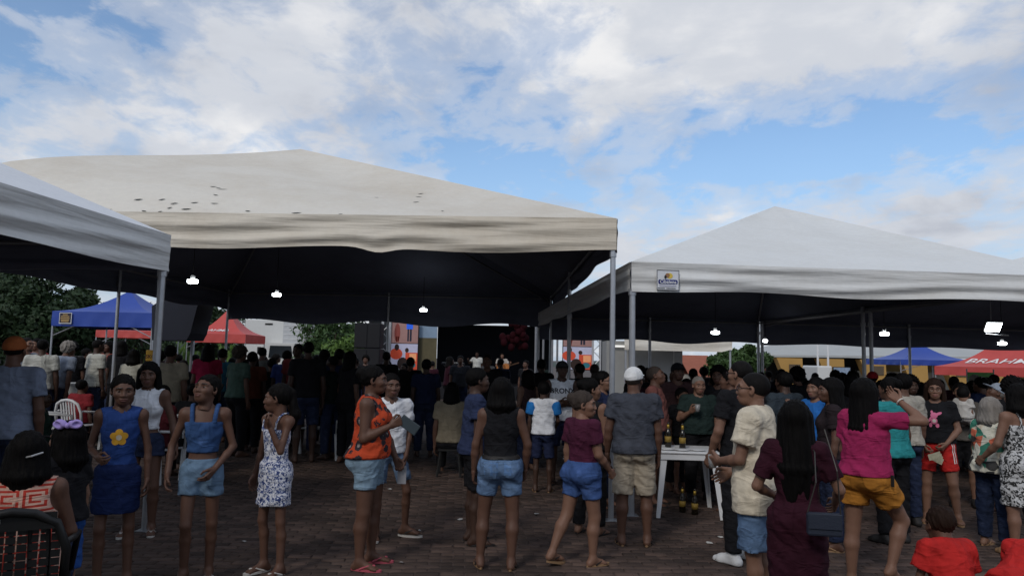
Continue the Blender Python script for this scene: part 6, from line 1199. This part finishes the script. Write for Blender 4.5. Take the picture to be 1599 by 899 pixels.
mid(1225, 8.5, 580, 20, 'm', 'a', S, cloth((0.03, 0.04, 0.05)), BLACK, 'person in dark slate left of the hall piers', fat=1.1); mid(1245, 11.0, 574, 10, 'm', 'b', ('curly', 'k'), BLACK, BLACK, 'person with round thick hair before the hall'); mid(1330, 10.0, 583, -20, 'f', 'b', LG, BLACK, BLACK, 'woman in black behind the magenta shirt'); mid(1363, 13.0, 580, 0, 'm', 'b', BZ, BLACK, BLACK, 'person in a red cap below the blue canopy', cap=(cloth((0.40, 0.02, 0.03)),))
mid(1532, 11.0, 588, 20, 'm', 'b', S, NAVYT, BLACK, 'man in navy before the green banner'); mid(1522, 14.0, 585, 0, 'm', 'b', ('short', 'gr'), GREYT, BLACK, 'grey-haired man below the red canopy'); mid(1580, 8.2, 590, -30, 'f', 'a', ('curly', 'k'), BLACK, BLACK, 'woman with a mass of curly black hair at the right edge')
# seated people round the tables on the left
mid(128, 13.0, 560, -10, 'm', 'b', S, DRED, BLACK, 'seated person in dark red on the white chair at left', seat=0.48, legR=((0.15, 1, 0), (0, 0.05, -1)), legL=((-0.15, 1, 0), (0, 0.05, -1)))
mid(255, 9.8, 548, -15, 'f', 'a', LG, cloth((0.07, 0.012, 0.016)), BLACK, 'seated woman in dark wine behind the girl in white', seat=0.48, legR=((0.15, 1, 0), (0, 0.05, -1)), legL=((-0.15, 1, 0), (0, 0.05, -1)))
mid(302, 10.6, 548, 20, 'f', 'a', BU, BLACK, BLACK, 'seated woman in black behind the denim crop top', seat=0.48, legR=((0.15, 1, 0), (0, 0.05, -1)), legL=((-0.15, 1, 0), (0, 0.05, -1)))
mid(66, 9.2, 560, -70, 'f', 'a', BU, cloth((0.012, 0.03, 0.022)), BLACK, 'seated person in dark green left of the small girl', seat=0.48, legR=((0.15, 1, 0), (0, 0.05, -1)), legL=((-0.15, 1, 0), (0, 0.05, -1)))
# performers on the stage
g = person(XP(745, 32.5, 560), DD(32.5), 175, 1.70, 'm', 1.0, 'a', S, ('tee', cloth((0.55, 0.55, 0.52))), ('pants', BLACK), None, None, res=0.028, z0=SZ - 0.25, armR=((0.5, 0.5, -0.7), (0.1, 0.8, 0.6), 'grip'), label='singer in a white shirt on the stage')
g = person(XP(784, 32.0, 560), DD(32.0), 185, 1.66, 'm', 1.05, 'c', ('long', 'k', 0.2), ('tee', cloth((0.50, 0.46, 0.42))), ('pants', BLACK), None, None, res=0.028, z0=SZ - 0.25, armR=((0.3, 0.3, -1), (-0.5, 0.8, 0.0), 'grip'), armL=((-0.5, 0.2, -0.8), (-0.1, 0.8, 0.4), 'grip'), label='guitarist in a pale shirt on the stage')
gp = wpos(g, np.array([0.05, 0.26, g['pz'] + 0.12])); r = empty('guitar', gp, math.radians(185), 'tan acoustic guitar played on the stage', 'guitar'); WOODG = mat('guitar_wood', (0.45, 0.17, 0.05), 0.35); b = MB(); b.lathe([(0.02, -0.04), (0.19, -0.04), (0.2, 0), (0.19, 0.04), (0.02, 0.04)], 18); o = b.build('body', WOODG, r); o.rotation_euler = (math.pi / 2, 0, 0); b = MB(); b.lathe([(0.02, -0.04), (0.14, -0.04), (0.15, 0), (0.14, 0.04), (0.02, 0.04)], 18); o = b.build('upper_bout', WOODG, r); o.rotation_euler = (math.pi / 2, 0, 0); o.location = (-0.2, 0.0, 0.05)
b = MB(); b.box((-0.52, 0.0, 0.16), (0.5, 0.03, 0.05), Matrix.Rotation(0.3, 3, 'Y')); b.build('neck', mat('guitar_neck', (0.08, 0.04, 0.02), 0.4), r)
# the dim crowd filling the tents
rc = random.Random(12)
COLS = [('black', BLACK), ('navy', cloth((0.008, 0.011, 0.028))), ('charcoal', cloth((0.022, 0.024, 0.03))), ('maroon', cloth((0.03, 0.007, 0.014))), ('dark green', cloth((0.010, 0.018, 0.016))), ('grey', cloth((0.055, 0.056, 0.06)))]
def crowd(px0, px1, d0, d1, n, where, group, h0=1.52, h1=1.80):
    used = set()
    for i in range(n):
        px = px0 + (px1 - px0) * (i + rc.uniform(0.15, 0.85)) / n; d = rc.uniform(d0, d1)
        while True:
            cn, cm_ = rc.choice(COLS); sx = rc.choice('mf'); hr = rc.choice([S, BZ, LG, BU, ('curly', 'k')]) if sx == 'f' else rc.choice([S, BZ, S, ('curly', 'k')]); yw = rc.choice([0, 10, -15, 25, -30, 60, -70, 150, 180, 200])
            hd = {'long': 'long-haired', 'bun': 'bun-haired', 'curly': 'curly-haired', 'short': 'short-haired', 'buzz': 'close-cropped'}[hr[0]]
            vw = 'seen from behind' if abs(yw) < 40 else 'seen sideways' if abs(yw) < 100 else 'facing us'; lab = '%s person in %s %s %s' % (hd, cn, vw, where)
            if lab not in used: used.add(lab); break
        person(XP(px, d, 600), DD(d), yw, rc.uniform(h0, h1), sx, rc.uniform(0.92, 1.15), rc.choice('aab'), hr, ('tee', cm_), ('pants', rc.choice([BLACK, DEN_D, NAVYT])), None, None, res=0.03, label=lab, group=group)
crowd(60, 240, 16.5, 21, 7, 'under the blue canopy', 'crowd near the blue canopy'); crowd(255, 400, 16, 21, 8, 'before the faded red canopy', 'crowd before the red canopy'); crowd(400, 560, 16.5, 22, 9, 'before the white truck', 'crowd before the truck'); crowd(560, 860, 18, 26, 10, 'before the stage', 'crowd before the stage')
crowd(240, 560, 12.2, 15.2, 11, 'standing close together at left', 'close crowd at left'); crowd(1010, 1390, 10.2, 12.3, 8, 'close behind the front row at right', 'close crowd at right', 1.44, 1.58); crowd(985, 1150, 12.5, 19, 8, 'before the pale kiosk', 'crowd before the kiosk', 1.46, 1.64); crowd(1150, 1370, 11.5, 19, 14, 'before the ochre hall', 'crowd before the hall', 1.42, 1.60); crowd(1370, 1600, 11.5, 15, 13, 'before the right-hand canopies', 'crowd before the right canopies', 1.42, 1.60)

# ------------------------------------------------------------------ tables, chairs, small things
PLW = mat('plastic_white', (0.62, 0.62, 0.62), 0.45, var=0.06); PLK = mat('plastic_black', (0.014, 0.014, 0.014), 0.4)
def table(x, y, rz, label, w=0.68, h=0.72, m=PLW):
    r = tag(empty('plastic_table', (x, y, 0), rz), label, 'table', 'plastic tables'); b = MB(); b.box((0, 0, h - 0.012), (w, w, 0.024), bev=0.008); b.build('table_top', m, r)
    b = MB()
    for s in (-1, 1): b.box((0, s * (w / 2 - 0.022), h - 0.055), (w - 0.05, 0.012, 0.07)); b.box((s * (w / 2 - 0.022), 0, h - 0.055), (0.012, w - 0.1, 0.07))
    b.build('apron', m, r)
    for sx in (-1, 1):
        for sy in (-1, 1):
            b = MB(); p0, p1 = Vector((sx * (w / 2 - 0.05), sy * (w / 2 - 0.05), h - 0.03)), Vector((sx * (w / 2 + 0.015), sy * (w / 2 + 0.015), 0.0)); vs = []
            for p, q in ((p0, 0.055), (p1, 0.03)): vs += [p + Vector((-sx * q, sy * 0.012, 0)), p + Vector((sx * 0.012, sy * 0.012, 0)), p + Vector((sx * 0.012, -sy * q, 0)), p + Vector((sx * 0.0, -sy * q, 0)), p, p + Vector((-sx * q, 0, 0))]
            b.add(vs, [(i, (i + 1) % 6, (i + 1) % 6 + 6, i + 6) for i in range(6)] + [tuple(range(6)), tuple(range(6, 12))]); b.build('leg', m, r)
    return r
tc_ = (G(1036, 806) + G(1119, 812)) / 2; tpos = Vector((tc_.x + 0.02, tc_.y + 0.32, 0)); table(tpos.x, tpos.y, math.radians(-4), 'white plastic table with bottles in the middle right')
def bottle(x, y, z, label, k=1.0):
    r = tag(empty('beer_bottle', (x, y, z)), label, 'bottle', 'dark beer bottles'); b = MB(); b.lathe([(0.034, 0), (0.037, 0.006), (0.037, 0.16), (0.03, 0.185), (0.015, 0.215), (0.0135, 0.27), (0.0145, 0.285), (0.0, 0.286)], 14); b.build('glass', mat('bottle_glass', (0.010, 0.007, 0.004), 0.12, var=0, spec=0.5), r, True)
    b = MB(); b.lathe([(0.0378, 0.06), (0.0378, 0.125)], 14); b.build('label', mat('bottle_label', (0.25, 0.16, 0.03), 0.6, var=0.3, vscale=60), r, True); b = MB(); b.lathe([(0.0175, 0.215), (0.0155, 0.262)], 12); b.build('neck_foil', mat('bottle_foil', (0.35, 0.23, 0.04), 0.35, 0.5), r, True)
bottle(tpos.x - 0.17, tpos.y + 0.10, 0.722, 'dark beer bottle standing at the left on the white table'); bottle(tpos.x - 0.03, tpos.y - 0.02, 0.722, 'dark beer bottle standing nearer the middle of the white table')
bottle(tpos.x - 0.02, tpos.y + 0.03, 0.001, 'left dark bottle on the ground under the table'); bottle(tpos.x + 0.09, tpos.y - 0.1, 0.001, 'right dark bottle on the ground under the table')
for i, (dx, dy) in enumerate(((-0.24, -0.16), (-0.08, -0.22), (0.1, -0.2))):
    b = MB(); b.lathe([(0.06, 0), (0.088, 0.012), (0.085, 0.015), (0.055, 0.004)], 18); o = b.build('plate', PLW, None, True); o.location = (tpos.x + dx, tpos.y + dy, 0.722); tag(o, 'white plastic plate on the table, ' + ('left of the row', 'middle of the row', 'right of the row')[i], 'plate', 'plates on the white table')
def chair(x, y, rz, label, m=PLW, solid=False):
    r = tag(empty('plastic_chair', (x, y, 0), rz), label, 'chair', 'plastic chairs'); w = 0.25
    b = MB(); b.box((0, 0.02, 0.43), (0.46, 0.44, 0.022), bev=0.008); b.build('seat', m, r)
    for sx in (-1, 1):
        for sy, o in ((1, 0.04), (-1, 0.05)): b = MB(); b.box((sx * (w - 0.02), sy * 0.22, 0.215), (0.045, 0.045, 0.43), Matrix.Rotation(-sy * 0.08, 3, 'X')); b.build('leg', m, r)
        b = MB(); b.tube([(sx * w, 0.22, 0.42), (sx * (w + 0.03), 0.2, 0.64), (sx * (w + 0.02), -0.05, 0.66), (sx * (w - 0.01), -0.24, 0.68)], 0.018, 8); b.build('arm_rest', m, r, True)
    arc = [(-0.24, -0.24, 0.42), (-0.25, -0.29, 0.66), (-0.2, -0.32, 0.80), (-0.1, -0.335, 0.855), (0, -0.34, 0.87), (0.1, -0.335, 0.855), (0.2, -0.32, 0.80), (0.25, -0.29, 0.66), (0.24, -0.24, 0.42)]
    b = MB(); b.tube(arc, 0.024, 8); bk = b.build('back_frame', m, r, True)
    if solid:
        b = MB(); xs = 9
        for i in range(xs):
            for j in range(8):
                b.box((-0.2 + 0.05 * i, -0.30 - 0.012 * math.cos(i - 4), 0.47 + j * 0.042), (0.043, 0.012, 0.036))
        b.box((0, -0.325, 0.815), (0.40, 0.016, 0.085)); b.box((0, -0.285, 0.46), (0.42, 0.012, 0.05)); b.build('back_panel', m, r); b = MB(); b.box((-0.07, -0.337, 0.825), (0.045, 0.006, 0.022)); b.build('tag_plate', mat('tag_grey', (0.3, 0.3, 0.3), 0.5), r)
        for i in range(5): b = MB(); b.tube([(-0.18 + 0.09 * i, -0.24, 0.43), (-0.16 + 0.08 * i, -0.31, 0.81)], 0.012, 6); b.build('slat', m, r)
    else:
        for i in range(6): x_ = -0.13 + 0.052 * i; b = MB(); b.box((x_, -0.285, 0.63), (0.026, 0.012, 0.44), Matrix.Rotation(0.2, 3, 'X')); b.build('slat', m, bk)
    return r
chair(XP(38, 4.0, 760) + 0.0, 4.18, math.radians(27), 'black plastic chair of the seated woman at the bottom left', PLK, True)
chair(XP(130, 12.9, 640), 12.85, math.radians(-12), 'white plastic chair in front of the dark red shirt'); chair(XP(86, 12.3, 640), 12.3, math.radians(-50), 'white plastic chair turned sideways left of the other'); chair(XP(497, 13.2, 640), 13.2, math.radians(80), 'white plastic chair seen sideways right of the tall man'); chair(XP(550, 12.0, 640), 12.4, math.radians(70), 'white plastic chair left of the woman in orange'); chair(XP(252, 9.8, 640), 9.95, math.radians(-15), 'white chair of the woman in dark wine'); chair(XP(302, 10.6, 640), 10.75, math.radians(20), 'white chair of the seated woman in black')
chair(XP(66, 9.2, 640), DD(9.2), math.radians(-70), 'black plastic chair under the person in dark green', PLK)
tb = table(XP(106, 14.0, 600), 14.2, 0.2, 'white plastic table with a cool box behind the white chairs'); b = MB(); b.box((0, 0, 0.17), (0.5, 0.36, 0.3), bev=0.02); o = b.build('body', mat('foam_white', (0.6, 0.6, 0.58), 0.8), None); cbx = empty('cool_box', (XP(104, 14.0, 600), 14.1, 0.72), 0.2, 'white cool box on the far table', 'cool box'); o.parent = cbx; b = MB(); b.box((0, 0, 0.345), (0.53, 0.39, 0.045), bev=0.012); b.build('lid', mat('foam_white', (0.6, 0.6, 0.58), 0.8), cbx)
# yellow sign by the pole
q = P(238, 555, 13.5); r = empty('yellow_sign', (q.x, 13.5, 0), 0, 'yellow sign with dark lettering beside the left tent pole', 'sign'); b = MB(); b.box((0, 0, q.z), (0.22 * 1.05, 0.04, 0.20), bev=0.015); pb = b.build('panel', mat('sign_yellow', (0.42, 0.24, 0.025), 0.6, var=0.1), r); tv, tf = text_polys('SKOL', 0.09, 0.002); b = MB(); b.add([(v.x, -0.026, q.z - 0.02 + v.y) for v in tv], tf); b.build('lettering', mat('sign_brown', (0.08, 0.02, 0.01), 0.6), pb); b = MB(); b.tube([(0, 0, 0), (0, 0, q.z - 0.09)], 0.02, 8); b.box((0, 0, 0.01), (0.3, 0.3, 0.02)); b.build('post', DSTEEL, r)
# green banner between right canopies
q = P(1540, 600, 17); r = empty('green_banner', (q.x, 17.2, 0), 0, 'green banner below the red lettered canopy', 'banner'); b = MB(); b.box((0, 0, 1.25), (0.6, 0.03, 0.75)); b.build('cloth', mat('banner_green', (0.10, 0.25, 0.08), 0.7, var=0.4, vscale=8), r); b = MB()
for s in (-1, 1): b.tube([(s * 0.31, 0, 0), (s * 0.31, 0, 1.7)], 0.015, 6)
b.build('frame', DSTEEL, r)
# litter on the pavers
LIT = mat('litter_white', (0.5, 0.49, 0.46), 0.8)
for i, (px, py, w, lab) in enumerate(((381, 846, 7, 'scrap of white paper left of the flowered dress'), (412, 808, 6, 'scrap of white paper behind the flowered dress'), (608, 764, 7, 'pale scrap beside the boy in white'), (627, 879, 7, 'pale scrap right of the pink sandals'), (655, 829, 6, 'small pale scrap in the open paving'), (718, 812, 9, 'pale scrap left of the man in dark blue'), (838, 803, 8, 'pale scrap right of the woman in black'), (706, 852, 5, 'tiny pale scrap on the open paving'), (1108, 848, 12, 'thin pale streak of litter below the table'), (1125, 839, 10, 'upper pale streak of litter below the table'))):
    q = G(px, py); L_ = w * q.y / FPX; b = MB(); rr = random.Random(i); n = 7
    b.add([(0.5 * L_ * math.cos(2 * math.pi * k / n) * rr.uniform(0.7, 1.2), 0.6 * L_ * math.sin(2 * math.pi * k / n) * rr.uniform(0.7, 1.2), 0.006 + rr.uniform(0, 0.012)) for k in range(n)] + [(0, 0, 0.014)], [(k, (k + 1) % n, n) for k in range(n)]); o = b.build('litter', LIT); o.location = (q.x, q.y, 0.0); tag(o, lab, 'litter', 'litter on the paving')
